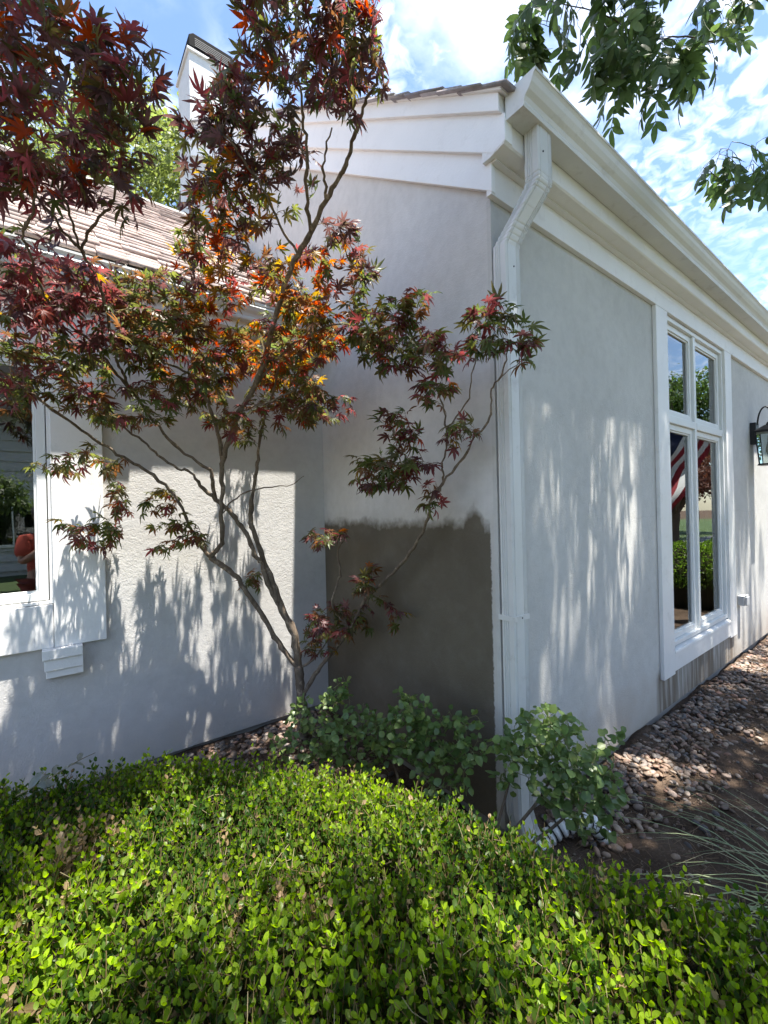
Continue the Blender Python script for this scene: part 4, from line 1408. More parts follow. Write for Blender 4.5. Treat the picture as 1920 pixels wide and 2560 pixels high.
leafy_shrub((1.38, 1.72), [[(1.38, 1.72, GZ - 0.02), (1.30, 1.85, 0.15), (1.18, 2.02, 0.33)], [(1.38, 1.72, GZ - 0.02), (1.38, 1.74, 0.2), (1.30, 1.80, 0.40)], [(1.39, 1.71, GZ - 0.02), (1.42, 1.62, 0.2), (1.45, 1.54, 0.44)]],
            [(1.13, 2.09, 0.43, .19, .15, 26), (1.25, 1.88, 0.37, .21, .17, 34), (1.37, 1.66, 0.45, .16, .13, 24), (1.47, 1.50, 0.45, .13, .15, 20), (1.40, 1.44, 0.34, .15, .11, 14), (1.25, 2.07, 0.56, .06, .08, 6), (1.40, 1.63, 0.57, .11, .09, 10), (1.2, 1.95, 0.25, .22, .12, 16), (1.50, 1.32, 0.50, .09, .12, 8), (1.02, 2.2, 0.3, .14, .12, 10)],
            'round-leaved green shrub in front of the maple trunk and dark wall patch', 31)
leafy_shrub((1.30, 1.17), [[(1.30, 1.18, GZ - 0.02), (1.42, 1.09, 0.22), (1.55, 1.02, 0.38), (1.62, 0.97, 0.55)], [(1.31, 1.17, GZ - 0.02), (1.44, 1.05, 0.18), (1.58, 0.95, 0.31), (1.70, 0.90, 0.42)], [(1.30, 1.18, GZ - 0.02), (1.40, 1.12, 0.28), (1.48, 1.08, 0.55)]],
            [(1.52, 1.04, 0.61, .13, .10, 18), (1.46, 1.09, 0.53, .10, .10, 14), (1.64, 0.95, 0.58, .14, .12, 24), (1.60, 0.94, 0.45, .14, .10, 18), (1.73, 0.88, 0.43, .11, .13, 18), (1.66, 0.89, 0.33, .09, .08, 10), (1.83, 0.86, 0.58, .05, .04, 3), (1.57, 1.0, 0.70, .10, .05, 6)],
            'round-leaved green shrub leaning out below the downspout', 32)

# ------------------------------------------------------------------ river pebbles
pb = empty('pebble_bed', (3.0, 1.1, GZ))
tag(pb, kind='structure')
PC = np.array([(0.30, 0.215, 0.16), (0.25, 0.20, 0.165), (0.19, 0.165, 0.145), (0.34, 0.265, 0.20), (0.29, 0.185, 0.14), (0.14, 0.13, 0.125), (0.38, 0.32, 0.26), (0.24, 0.165, 0.125)])


def ico():
    t = (1 + 5 ** .5) / 2
    v = [(-1, t, 0), (1, t, 0), (-1, -t, 0), (1, -t, 0), (0, -1, t), (0, 1, t), (0, -1, -t), (0, 1, -t), (t, 0, -1), (t, 0, 1), (-t, 0, -1), (-t, 0, 1)]
    f = [(0, 11, 5), (0, 5, 1), (0, 1, 7), (0, 7, 10), (0, 10, 11), (1, 5, 9), (5, 11, 4), (11, 10, 2), (10, 7, 6), (7, 1, 8), (3, 9, 4), (3, 4, 2), (3, 2, 6), (3, 6, 8), (3, 8, 9), (4, 9, 5), (2, 4, 11), (6, 2, 10), (8, 6, 7), (9, 8, 1)]
    v = [list(unit(np.array(p, float))) for p in v]
    mid, out = {}, []
    for a, b, c in f:
        m_ = []
        for p, q in ((a, b), (b, c), (c, a)):
            k_ = (min(p, q), max(p, q))
            if k_ not in mid:
                mid[k_] = len(v)
                v.append(list(unit((np.array(v[p]) + np.array(v[q])) / 2)))
            m_.append(mid[k_])
        out += [(a, m_[0], m_[2]), (b, m_[1], m_[0]), (c, m_[2], m_[1]), tuple(m_)]
    return np.array(v), np.array(out)


IV, IF = ico()
rngp = np.random.default_rng(77)
STV = []
for s in range(6):
    v = IV * np.array((1.0, rngp.uniform(0.62, 0.85), rngp.uniform(0.38, 0.55)))
    w_ = rngp.standard_normal((3, 3))
    v = v * (1 + 0.10 * np.sin(IV @ w_[0] * 2 + 1) + 0.07 * np.sin(IV @ w_[1] * 3.1))[:, None]
    STV.append(v)
pp, ps = [], []


def pour(n, fx, layer):
    q = 0
    while q < n:
        p = fx()
        if p is None:
            continue
        s = rngp.uniform(0.010, 0.026) * (1.12 if rngp.random() < 0.12 else 1)
        pp.append((p[0], p[1], GZ + float(bank(p[0], p[1])) + layer * rngp.uniform(0.0, 0.022) + s * 0.22))
        ps.append(s)
        q += 1


def bed_r():
    x_ = rngp.uniform(1.95, 7.6)
    dd = abs(rngp.normal(0.0, 0.21))
    if dd > 0.75:
        return None
    y_ = 1.30 - dd
    if x_ < 2.2 and y_ < 0.9:
        return None
    return x_, y_


def bed_l():
    return rngp.uniform(0.35, 1.62), 2.97 - abs(rngp.normal(0.0, 0.30))


def bed_c():
    return rngp.uniform(0.85, 1.62), rngp.uniform(1.9, 2.9)


def bed_s():
    return rngp.uniform(1.7, 5.0), rngp.uniform(0.25, 0.95)


pour(2900, bed_r, 1.0)
pour(560, bed_l, 1.0)
pour(260, bed_c, 0.8)
pour(170, bed_s, 0.1)
pp, ps = np.array(pp), np.array(ps)
okp = (pp[:, 1] < 2.98) & ((pp[:, 0] < 1.68) | (pp[:, 1] < 1.315))
pp, ps = pp[okp], ps[okp]
n = len(pp)
a_ = rngp.uniform(0, 6.28, n)
fp = frames_from(np.stack([np.cos(a_), np.sin(a_), rngp.normal(0, 0.22, n)], -1), unit(np.array((0, 0, 1.0)) + rngp.standard_normal((n, 3)) * 0.28))
pcs = PC[rngp.integers(0, 8, n)] * rngp.uniform(0.5, 1.12, (n, 1)) * np.array((1.0, 0.95, 0.93))
v_, dd = in_view(pp, -0.02)
hid = (pp[:, 0] < 2.0)
od = np.argsort(np.where(v_ & ~hid, dd / ps, 1e9))[:230]
od2 = np.argsort(np.where((pp[:, 1] > 2.55) & (pp[:, 0] < 1.3) & (pp[:, 0] > 0.55), dd / ps, 1e9))[:60]
od = np.concatenate([od, od2])
leaf_objects('pebble', [(v, IF) for v in STV], od, fp, pp, ps, pcs, M['stone'], pb, 18)
rs = np.setdiff1d(np.arange(n), od)
Vs, Fs, Cs, nb = [], [], [], 0
for q in range(6):
    idx = rs[rs % 6 == q]
    V, F = scatter(STV[q], IF, fp[idx], pp[idx], ps[idx])
    Vs.append(V)
    Fs.append(F + nb)
    Cs.append(np.repeat(pcs[idx], len(IV), axis=0))
    nb += len(V)
tag(np_mesh('pebbles', np.vstack(Vs), np.vstack(Fs), M['stone'], pb, np.vstack(Cs)), kind='stuff')

# grit between the stones
GV, GF = IV[:12], np.array([(0, 11, 5), (0, 5, 1), (0, 1, 7), (0, 7, 10), (0, 10, 11), (1, 5, 9), (5, 11, 4), (11, 10, 2), (10, 7, 6), (7, 1, 8), (3, 9, 4), (3, 4, 2), (3, 2, 6), (3, 6, 8), (3, 8, 9), (4, 9, 5), (2, 4, 11), (6, 2, 10), (8, 6, 7), (9, 8, 1)])
m_ = 4200
gp = np.column_stack([rngp.uniform(1.3, 6.5, m_), rngp.uniform(-0.5, 1.3, m_), np.full(m_, GZ) + rngp.uniform(0.0, 0.016, m_)])
gs = rngp.uniform(0.003, 0.010, m_)
V, F = scatter(GV * np.array((1, 0.8, 0.6)), GF, frames_from(rngp.standard_normal((m_, 3)), rngp.standard_normal((m_, 3))), gp, gs)
tag(np_mesh('grit', V, F, M['stone'], pb, np.repeat(PC[rngp.integers(0, 8, m_)] * rngp.uniform(0.3, 1.0, (m_, 1)), 12, axis=0), smooth=False), kind='stuff')

# dry straw and needles on the soil
st = []
for i in range(3200):
    x_, y_ = rngp.uniform(1.25, 6.0), rngp.uniform(-0.6, 1.2)
    if rngp.random() < 0.12:
        x_, y_ = rngp.uniform(0.4, 1.6), rngp.uniform(2.2, 2.95)
    a = rngp.uniform(0, 3.14)
    L = rngp.uniform(0.015, 0.065)
    d = np.array((math.cos(a), math.sin(a), 0))
    c = np.array((x_, y_, GZ + rngp.uniform(0.012, 0.03)))
    st.append((np.array([c - d * L, c + rngp.normal(0, 0.006, 3) + np.array((0, 0, 0.006)), c + d * L]), [0.0009, 0.0011, 0.0006]))
V, F = tube_arrays(st, 4)
M['straw_soil'] = paint('straw', (0.27, 0.18, 0.11), 0.9, 0.4)
s_ = np_mesh('straw_litter', V, F, M['straw_soil'])
tag(s_, 'dry straw and needles scattered on the bare soil beside the pebbles', 'straw', kind='stuff')

# ------------------------------------------------------------------ ornamental grass
gr = empty('ornamental_grass', (2.15, 0.14, GZ))
tag(gr, 'clump of long arching pale green grass blades at the right edge', 'grass')
rngg = np.random.default_rng(9)
for i in range(210):
    a = rngg.uniform(0, 2 * math.pi)
    if rngg.random() < 0.45:
        a = R(rngg.uniform(120, 250))
    L = rngg.uniform(0.5, 0.95)
    h = rngg.uniform(0.18, 0.42)
    b_ = np.array((2.15 + rngg.normal(0, 0.05), 0.14 + rngg.normal(0, 0.05), GZ))
    d = np.array((math.cos(a), math.sin(a), 0))
    t = np.linspace(0, 1, 9)[:, None]
    pts = b_ + d * (L * t ** 1.15) + np.array((0, 0, 1.0)) * (h * 2.6 * t * (1 - t * 0.78) - 0.0)
    pts[:, 2] = np.maximum(pts[:, 2], GZ + 0.02)
    pts += np.cumsum(rngg.normal(0, 0.004, (9, 3)), axis=0)
    sd_ = np.array((-d[1], d[0], 0))
    w = 0.0032 * (1 - t ** 2.5) + 0.0004
    V = np.vstack([pts + sd_ * w + np.array((0, 0, 0.0012)), pts, pts - sd_ * w + np.array((0, 0, 0.0012))])
    q = np.arange(8)
    F = np.vstack([np.stack([q, q + 1, q + 10], -1), np.stack([q, q + 10, q + 9], -1), np.stack([q + 9, q + 10, q + 19], -1), np.stack([q + 9, q + 19, q + 18], -1)])
    c = np.array((0.30, 0.36, 0.19)) * rngg.uniform(0.7, 1.15) if rngg.random() < 0.7 else np.array((0.46, 0.43, 0.27))
    cc = np.tile(c, (27, 1))
    cc[9:18] *= 0.75
    np_mesh('blade', V, F, M['blade'], gr, cc)

# a dry fallen twig with grey leaves lying on the hedge
ft = empty('fallen_twig', (-0.02, 2.05, 0.57))
tag(ft, 'dead twig with curled grey leaves lying on the far left of the hedge', 'twig')
tp = smooth_path([(-0.12, 2.0, 0.585), (-0.03, 2.02, 0.60), (0.06, 2.07, 0.61), (0.12, 2.12, 0.60)], 5)
V, F = tube_arrays([(tp, np.linspace(0.003, 0.0012, len(tp)))], 5)
np_mesh('stem', V, F, M['straw'], ft)
GL = leaf_template(0.42, 0.4, 0.35, 0.8, 3)
for i in range(9):
    p = tp[2 + i] if 2 + i < len(tp) else tp[-1]
    d = unit(np.array((0.5, 0.6 * (-1) ** i, 0.1)) + rngg.standard_normal(3) * 0.3)
    f_ = frames_from(d[None], unit(np.array((0, 0, 1.0)) + rngg.standard_normal(3) * 0.4)[None])
    me = np_mesh_data('leaf', GL[0], GL[1], M['shrub_leaf'], np.tile(np.array((0.20, 0.22, 0.19)), (len(GL[0]), 1)))
    o = bpy.data.objects.new('leaf', me)
    o.matrix_basis = frame_matrix(f_[0], p, rngg.uniform(0.045, 0.065))
    link(o, ft)

# ------------------------------------------------------------------ shade tree overhead
ash = empty('shade_tree', (3.6, -3.6, GZ))
tag(ash, 'tall ash tree whose drooping leafy boughs hang into the top right sky', 'tree')
AL = leaf_template(0.36, 0.10, 0.22, 0.9, 3)


def compound(seed):
    """pinnate leaf, rachis along +x, unit leaflet length"""
    r = np.random.default_rng(seed)
    Vs, Fs, nb = [], [], 0

    def add(p, d, n_, s):
        nonlocal nb
        V, F = scatter(AL[0], AL[1], frames_from(d[None], n_[None]), p[None], [s])
        Vs.append(V)
        Fs.append(F + nb)
        nb += len(V)
    ra = [np.array((x_, 0, -0.16 * x_ * x_)) for x_ in (0, 0.5, 1.0, 1.5, 1.95)]
    for k_ in (2, 3, 4):
        for sg in (-1, 1):
            d = unit(np.array((0.62, sg * 0.8, -0.30)) + r.standard_normal(3) * 0.14)
            add(ra[k_] * (0.96 if k_ == 4 else 1), d, unit(np.array((0, -sg * 0.3, 1.0)) + r.standard_normal(3) * 0.2), r.uniform(0.8, 1.05))
    add(ra[4], unit(np.array((1, 0, -0.6)) + r.standard_normal(3) * 0.15), np.array((0.4, 0, 1.0)), 1.08)
    V, F = tube_arrays([(np.array(ra), [0.019] * 5)], 4)
    Vs.append(V)
    Fs.append(F + nb)
    return np.vstack(Vs), np.vstack(Fs)


AT = [compound(s) for s in range(5)]
rnga = np.random.default_rng(13)
TR = [(3.6, -3.6, GZ - 0.1, .20), (3.55, -3.55, 1.5, .17), (3.45, -3.4, 3.2, .15), (3.3, -3.1, 4.6, .13)]
ASH_LIMBS = [
    [(3.3, -3.1, 4.6, .09), (2.9, -2.5, 5.6, .07), (2.3, -1.7, 6.5, .05), (1.5, -0.9, 7.2, .03), (0.7, -0.3, 7.5, .015)],
    [(3.3, -3.1, 4.6, .09), (3.8, -2.4, 5.5, .07), (4.3, -1.6, 6.2, .05), (4.6, -0.8, 6.8, .03), (4.8, -0.2, 7.2, .015)],
    [(3.3, -3.1, 4.6, .08), (2.2, -3.2, 5.9, .06), (0.9, -3.0, 6.8, .04), (-0.4, -2.5, 7.2, .02), (-1.4, -2.0, 7.3, .012)],
    [(3.8, -2.4, 5.5, .05), (3.75, -1.4, 5.4, .035), (3.62, -0.4, 5.1, .02), (3.52, 0.3, 4.85, .013), (3.40, 0.67, 4.63, .008), (3.13, 0.75, 4.26, .006), (2.98, 0.79, 4.16, .005), (2.81, 0.87, 4.16, .004), (2.62, 0.95, 4.08, .003), (2.36, 1.09, 4.18, .003), (2.13, 1.27, 4.26, .002)],
    [(3.62, -0.4, 5.1, .016), (4.1, 0.1, 4.6, .010), (4.09, 0.39, 3.94, .007), (3.39, 0.61, 3.53, .004), (3.14, 0.74, 3.42, .003), (3.03, 0.83, 3.50, .002)],
    [(4.3, -1.6, 6.2, .05), (5.4, -1.4, 6.6, .035), (6.6, -1.1, 6.9, .02), (7.6, -0.9, 7.0, .012)],
    [(3.3, -3.1, 4.6, .09), (3.4, -3.3, 6.2, .07), (3.3, -3.2, 8.0, .04), (3.0, -2.8, 9.2, .02)],
    [(2.9, -2.5, 5.6, .05), (1.6, -1.9, 6.0, .035), (0.5, -1.5, 6.3, .02), (-0.5, -1.2, 6.4, .012)],
    [(3.3, -3.1, 4.6, .08), (4.6, -3.9, 5.6, .05), (6.0, -4.4, 6.2, .03), (7.2, -4.6, 6.4, .015)],
]
p = smooth_path(TR, 4)
V, F = tube_arrays([(p[:, :3], p[:, 3])], 12)
np_mesh('trunk', V, F, M['ash_bark'], ash)
al = []
for pts in ASH_LIMBS:
    p = smooth_path(pts, 4)
    p[1:-1, :3] += rnga.standard_normal((len(p) - 2, 3)) * np.minimum(0.03, p[1:-1, 3:4])
    al.append((p[:, :3], np.maximum(p[:, 3], 0.002)))
    V, F = tube_arrays([al[-1]], 8)
    np_mesh('branch', V, F, M['ash_bark'], ash)
ASH_BOUGH = [(2.13, 1.27, 4.21, 0.12, 0.12, 7), (2.07, 1.31, 4.11, 0.08, 0.09, 5), (2.33, 1.11, 4.16, 0.14, 0.11, 8), (2.57, 0.99, 4.17, 0.19, 0.13, 12), (2.46, 1.01, 3.96, 0.17, 0.10, 10), (2.60, 0.91, 3.86, 0.17, 0.08, 9), (2.79, 0.82, 4.0, 0.12, 0.14, 8), (3.02, 0.77, 4.32, 0.13, 0.1, 7), (3.08, 0.79, 3.56, 0.1, 0.05, 4), (3.25, 0.66, 3.48, 0.12, 0.06, 5), (3.19, 0.7, 3.58, 0.10, 0.04, 3)]
# the crown: leaf masses round the limb ends
CROWN = []
for q in range(900):
    c = np.array((rnga.uniform(-2.2, 7.6), rnga.uniform(-4.5, 1.2), rnga.uniform(5.2, 9.0)))
    if math.hypot((c[0] - 2.8) / 5.4, (c[1] + 1.6) / 3.2) > 1.0:
        continue
    if c[2] < 2.9 + 1.35 * (0.609 * c[0] + 0.793 * c[1]):
        continue
    if c[2] > 8.8 - 0.5 * abs(c[0] - 3):
        continue
    CROWN.append((c[0], c[1], c[2], rnga.uniform(.25, .5), rnga.uniform(.15, .3), 6))
CROWN = CROWN[:150]
for q in range(66):                                     # dense leaves added out of view to shade the hedge
    CROWN.append((rnga.uniform(-0.9, 2.0), rnga.uniform(-1.7, 0.7), rnga.uniform(5.4, 7.8), rnga.uniform(.2, .4), rnga.uniform(.12, .25), 6))
for q in range(60):                                      # the side towards the house, unseen, shaped to shade the front wall
    c = (rnga.uniform(1.9, 6.8), rnga.uniform(-0.9, 0.6))
    CROWN.append((c[0], c[1], 3.1 + 1.35 * (0.609 * c[0] + 0.793 * c[1]) + rnga.uniform(0.2, 1.8), rnga.uniform(.2, .45), rnga.uniform(.12, .25), 6))
for q in range(34):                                      # extra leaves over the gutter, put in to keep it shaded
    c = (rnga.uniform(1.6, 6.5), rnga.uniform(-0.1, 0.65))
    CROWN.append((c[0], c[1], 3.0 + 1.35 * (0.609 * c[0] + 0.793 * c[1]) + rnga.uniform(0.15, 0.9), rnga.uniform(.15, .3), rnga.uniform(.1, .2), 6))
for q in range(60):                                      # above the maple's near boughs, added to darken them
    CROWN.append((rnga.uniform(-0.7, 1.5), rnga.uniform(0.1, 1.15), rnga.uniform(5.3, 7.2), rnga.uniform(.2, .35), rnga.uniform(.12, .25), 6))
for q in range(60):                                      # over the pebble bed, added for shade on the ground
    c = (rnga.uniform(1.7, 5.6), rnga.uniform(-1.5, -0.2))
    CROWN.append((c[0], c[1], max(5.6, 3.0 + 1.35 * (0.609 * c[0] + 0.793 * c[1])) + rnga.uniform(0.2, 1.6), rnga.uniform(.15, .35), rnga.uniform(.1, .2), 6))
# sun flecks: where the photograph shows sun, the crown has a gap (points the sun reaches, radius)
FLECKS = [((0.74, 1.34, .56), .24), ((0.46, 1.57, .56), .22), ((0.68, 1.6, .56), .2), ((0.95, 1.0, .56), .15), ((0.82, 0.64, .56), .12), ((0.87, 0.49, .56), .11), ((0.88, 0.40, .56), .10), ((0.77, .75, .56), .10),
          ((0.0, 1.30, .56), .12), ((-.06, 1.17, .56), .12), ((0.15, 1.25, .56), .08), ((1.05, .75, .56), .08),
          ((2.8, 1.15, 0.), .12), ((3.03, 1.07, 0.), .10), ((3.84, .91, 0.), .10), ((5.3, 1.1, 0.), .14), ((2.69, .89, 0.), .08), ((3.29, .79, 0.), .09),
          ((2.3, 1.32, 1.2), .10), ((2.6, 1.32, 1.5), .07), ((2.95, 1.32, 1.0), .10), ((3.3, 1.32, 1.0), .09), ((2.1, 1.32, 0.6), .08), ((3.1, 1.32, 1.8), .06), ((5.9, 1.32, 1.0), .08), ((1.62, 0.97, .6), .12), ((1.35, 1.7, .5), .12), ((1.15, 2.0, .45), .08), ((0.45, 3.0, 1.5), .25), ((0.85, 3.0, 1.5), .25), ((1.2, 3.0, 1.5), .2), ((0.8, 3.0, 0.8), .3), ((0.85, 2.15, 2.5), .34), ((1.05, 1.85, 2.6), .26), ((0.5, 2.3, 2.4), .25)]


def lit_gap(P):
    """distance of points from the sun rays through the flecks"""
    s = np.array(SUN)
    bad = np.zeros(len(P), bool)
    for c, r_ in FLECKS:
        w = P - np.array(c)
        t = w @ s
        d = np.linalg.norm(w - t[:, None] * s, axis=1)
        bad |= (d < r_ * (1.65 if 0.5 < c[2] < 0.6 else 1.3) + 0.04) & (t > 0)
    return bad


def crown_keep(t):
    under = t[:, 2] > 2.6 + 1.35 * (0.609 * t[:, 0] + 0.793 * t[:, 1])
    return under & ~lit_gap(t)


ASH_BOUGH = [(a, b, c + (0.08 if c > 3.7 else 0.03), d, e, f) for a, b, c, d, e, f in ASH_BOUGH]
tw_b = grow([al[3][0], al[4][0]], ASH_BOUGH, rnga, None, 0.0, 0.003, 0.001, 0.01, dens=0.9)
tw_c = grow([a_[0] for a_ in al if a_[0][-1][2] > 4.5], CROWN, rnga, crown_keep, 0.1, 0.008, 0.0015, 0.03)
V, F = tube_arrays(tw_b + tw_c, 4)
tag(np_mesh('twigs', V, F, M['ash_bark'], ash), kind='stuff')


def ash_leaves(tws, per, rng, spread, droop):
    D, Nn, P_, S_ = [], [], [], []
    for pts, rad in tws:
        for q in range(per):
            u = 1 - 0.55 * (q / per) ** 1.2
            i = min(int(u * (len(pts) - 1)), len(pts) - 2)
            p = pts[i] + (pts[i + 1] - pts[i]) * min(1, u * (len(pts) - 1) - i)
            d = unit(rng.standard_normal(3) * spread + np.array((0, 0, -droop)) + unit(pts[-1] - pts[-2]) * 0.5)
            D.append(d)
            Nn.append(unit(np.array((0, 0, 1.0)) + rng.standard_normal(3) * 0.35 + d * 0.3))
            P_.append(p)
            S_.append(rng.uniform(0.075, 0.105))
    return frames_from(np.array(D), np.array(Nn)), np.array(P_), np.array(S_)


f_b, p_b, s_b = ash_leaves(tw_b, 2, rnga, 0.42, 0.95)
AC = np.array((0.075, 0.122, 0.042))
c_b = AC * rnga.uniform(0.7, 1.35, (len(p_b), 1)) + np.array((0.02, 0.02, 0.0)) * rnga.random((len(p_b), 1)) ** 3
leaf_objects('leaf', AT, range(len(p_b)), f_b, p_b, s_b * 1.0, c_b, M['ash_leaf'], ash, 15)
f_c, p_c, s_c = ash_leaves(tw_c, 5, rnga, 0.8, 0.35)
kk = ~lit_gap(p_c) | (rnga.random(len(p_c)) < 0.05)
f_c, p_c, s_c = f_c[kk], p_c[kk], s_c[kk]
AL = leaf_template(0.40, 0.10, 0.22, 0.9, 1)
ACt = compound(0)
V, F = scatter(ACt[0], ACt[1], f_c, p_c, s_c)
tag(np_mesh('crown', V, F, M['ash_leaf'], ash, np.repeat(AC * rnga.uniform(0.7, 1.35, (len(p_c), 1)), len(ACt[0]), axis=0)), kind='stuff')
print('ash bough leaves', len(p_b), 'crown leaves', len(p_c))

# ------------------------------------------------------------------ trees further off
FT = leaf_template(0.55, 0.15, 0.25, 0.85, 1)


def far_tree(name, base, blobs, n, size, col, label, seed, trunk_h):
    r = np.random.default_rng(seed)
    e = empty(name, base)
    tag(e, label, 'tree')
    bx_, by_, bz_ = base
    top = max(b[2] for b in blobs)
    pts = smooth_path([(bx_, by_, bz_ - 0.2, .24), (bx_ + .1, by_, bz_ + trunk_h * 0.5, .2), (bx_, by_ + .1, bz_ + trunk_h, .16), (bx_ + .1, by_, top, .05)], 4)
    V, F = tube_arrays([(pts[:, :3], pts[:, 3])], 10)
    np_mesh('trunk', V, F, M['ash_bark'], e)
    br_ = []
    for b in blobs:
        s = pts[min(len(pts) - 1, 6)][:3]
        c = np.array(b[:3])
        br_.append((np.array([s, (s + c) / 2 + np.array((0, 0, .3)), c]), [0.08, 0.05, 0.02]))
    V, F = tube_arrays(br_, 6)
    np_mesh('branch', V, F, M['ash_bark'], e)
    wts = np.array([b[3] ** 2 for b in blobs])
    wts /= wts.sum()
    # sprays of leaves on the outside of each blob
    ns = n // 9
    bi = r.choice(len(blobs), ns, p=wts)
    B = np.array(blobs)[bi]
    v = unit(r.standard_normal((ns, 3)))
    v[:, 2] = np.where(v[:, 2] < -0.5, -v[:, 2], v[:, 2])
    cpt = B[:, :3] + v * (B[:, 3:4] * r.uniform(0.55, 1.06, (ns, 1)) ** 0.7) * np.array((1, 1, 0.85))
    P_ = np.repeat(cpt, 9, axis=0) + r.normal(0, size * 0.9, (ns * 9, 3))
    D = unit(np.repeat(v, 9, axis=0) * 0.5 + np.array((0, 0, -0.55)) + r.standard_normal((ns * 9, 3)) * 0.45)
    Nn = unit(np.repeat(v, 9, axis=0) * 0.7 + np.array((0, 0, 0.7)) + r.standard_normal((ns * 9, 3)) * 0.4)
    V, F = scatter(FT[0], FT[1], frames_from(D, Nn), P_, r.uniform(0.7, 1.3, ns * 9) * size)
    c = np.array(col) * np.repeat(r.uniform(0.65, 1.35, (ns, 1)), 9, axis=0) * r.uniform(0.85, 1.15, (ns * 9, 1))
    tag(np_mesh('crown', V, F, M['far_leaf'], e, np.repeat(c, len(FT[0]), axis=0)), kind='stuff')
    return e


def blobs(c, spread, rad, n, seed):
    r = np.random.default_rng(seed)
    return [(c[0] + r.normal(0, spread), c[1] + r.normal(0, spread), c[2] + r.normal(0, spread * 0.75), rad * r.uniform(.7, 1.2)) for _ in range(n)]


far_tree('background_tree', (1.9, 15.9, GZ), blobs((1.9, 15.9, 11.0), 1.7, 1.55, 14, 4) + [(2.4, 15.7, 13.8, 1.5)], 26000, 0.17, (0.135, 0.165, 0.045),
         'light green leafy tree rising behind the roof left of the chimney', 41, 6.5)
far_tree('background_tree', (-3.6, 17.0, GZ), blobs((-3.6, 17.0, 8.5), 1.6, 1.6, 12, 5), 14000, 0.2, (0.06, 0.10, 0.025),
         'green tree behind the roof, hidden by the maple at the far left', 42, 5.0)
far_tree('street_tree', (24.0, -4.6, GZ), blobs((24.0, -4.6, 5.2), 1.4, 1.5, 12, 6), 12000, 0.2, (0.07, 0.115, 0.026),
         'broad green street tree mirrored in the upper panes of the tall window', 43, 3.0)
far_tree('street_tree', (30.0, -8.5, GZ), blobs((30.0, -8.5, 6.0), 1.8, 1.7, 12, 7), 12000, 0.22, (0.055, 0.085, 0.024),
         'darker street tree farther off, mirrored in the tall window', 44, 3.0)
far_tree('street_tree', (18.0, -3.4, GZ), blobs((18.0, -3.4, 2.6), 0.55, 0.7, 8, 8), 9000, 0.11, (0.11, 0.045, 0.028),
         'small purple-leaved street tree mirrored in the lower panes of the tall window', 45, 1.5)
far_tree('yard_tree', (-1.6, -7.0, GZ), blobs((-1.5, -7.0, 1.9), 0.45, 0.5, 8, 9), 7000, 0.11, (0.075, 0.11, 0.03),
         'small green yard tree mirrored in the left window', 46, 1.2)

# rounded boxwoods along the front wall, mirrored in the tall window
for bx_, by_, rr_, lab in ((8.2, 0.15, 0.62, 'rounded boxwood mound nearest the flag, mirrored low in the tall window'), (10.2, 0.2, 0.6, 'rounded boxwood mound farther along the wall, mirrored in the tall window')):
    e = empty('boxwood_mound', (bx_, by_, GZ))
    tag(e, lab, 'shrub', 'rounded boxwood mounds along the front wall')
    r = np.random.default_rng(int(bx_ * 10))
    m_ = 5000
    v = unit(r.standard_normal((m_, 3)))
    v[:, 2] = np.abs(v[:, 2])
    P_ = np.array((bx_, by_, GZ + 0.35)) + v * rr_ * r.uniform(0.9, 1.03, (m_, 1)) * np.array((1, 1, 1.05))
    V, F = scatter(BT[0], BT[1], frames_from(unit(v + r.standard_normal((m_, 3)) * .6), unit(v + r.standard_normal((m_, 3)) * .6)), P_, r.uniform(0.03, 0.045, m_))
    tag(np_mesh('foliage', V, F, M['box_leaf'], e, np.repeat(np.array((0.09, 0.145, 0.026)) * r.uniform(.7, 1.3, (m_, 1)), len(BT[0]), axis=0)), kind='stuff')
    Vc = IV * rr_ * 0.9 * np.array((1, 1, 1.05)) + np.array((bx_, by_, GZ + 0.35))
    np_mesh('dark_core', Vc, IF, M['hedge_shade'], e)  # dark ball standing in for shade behind the leaves

# ------------------------------------------------------------------ flag on the front of the house
fl = empty('flag', (7.4, Y0, 2.0))
tag(fl, 'red and white striped flag with dark blue canton, mirrored in the tall window', 'flag')
pole0, pole1 = np.array((7.55, Y0 - 0.01, 2.05)), np.array((7.15, 0.02, 2.85))
V, F = tube_arrays([(np.array([pole0, (pole0 + pole1) / 2, pole1]), [0.014, 0.013, 0.012])], 8)
np_mesh('pole', V, F, M['trim'], fl)
M['flag_red'] = paint('flag_red', (0.30, 0.018, 0.03), 0.7, 0.1)
M['flag_white'] = paint('flag_white', (0.72, 0.72, 0.72), 0.7, 0.05)
M['flag_blue'] = paint('flag_blue', (0.012, 0.018, 0.06), 0.7, 0.1)
pu = (pole0 - pole1) / np.linalg.norm(pole0 - pole1)


def cloth(u, v):
    """u along the fly 0..1.45, v along the hoist 0..0.9"""
    p = pole1 + pu * (0.05 + v * 0.95)
    dr = np.array((-0.30, -0.42, -0.86)) * 0.86
    w = 0.06 * math.sin(u * 5 + v * 7) * min(1, u * 2)
    return p + dr * u * (1.0 - 0.12 * v) + np.array((0.5, -0.85, 0)) * w + np.array((-0.10, 0.06, 0)) * math.sin(v * 9) * u * 0.5


def strip(v0, v1, u0, u1, off=0.0):
    us = np.linspace(u0, u1, 15)
    vs = np.linspace(v0, v1, 3 if v1 - v0 < 0.1 else 8)
    V = [tuple(cloth(u, v) + np.array((0, off, 0))) for v in vs for u in us]
    F = [(j * 15 + i, j * 15 + i + 1, (j + 1) * 15 + i + 1, (j + 1) * 15 + i) for j in range(len(vs) - 1) for i in range(14)]
    return V, F


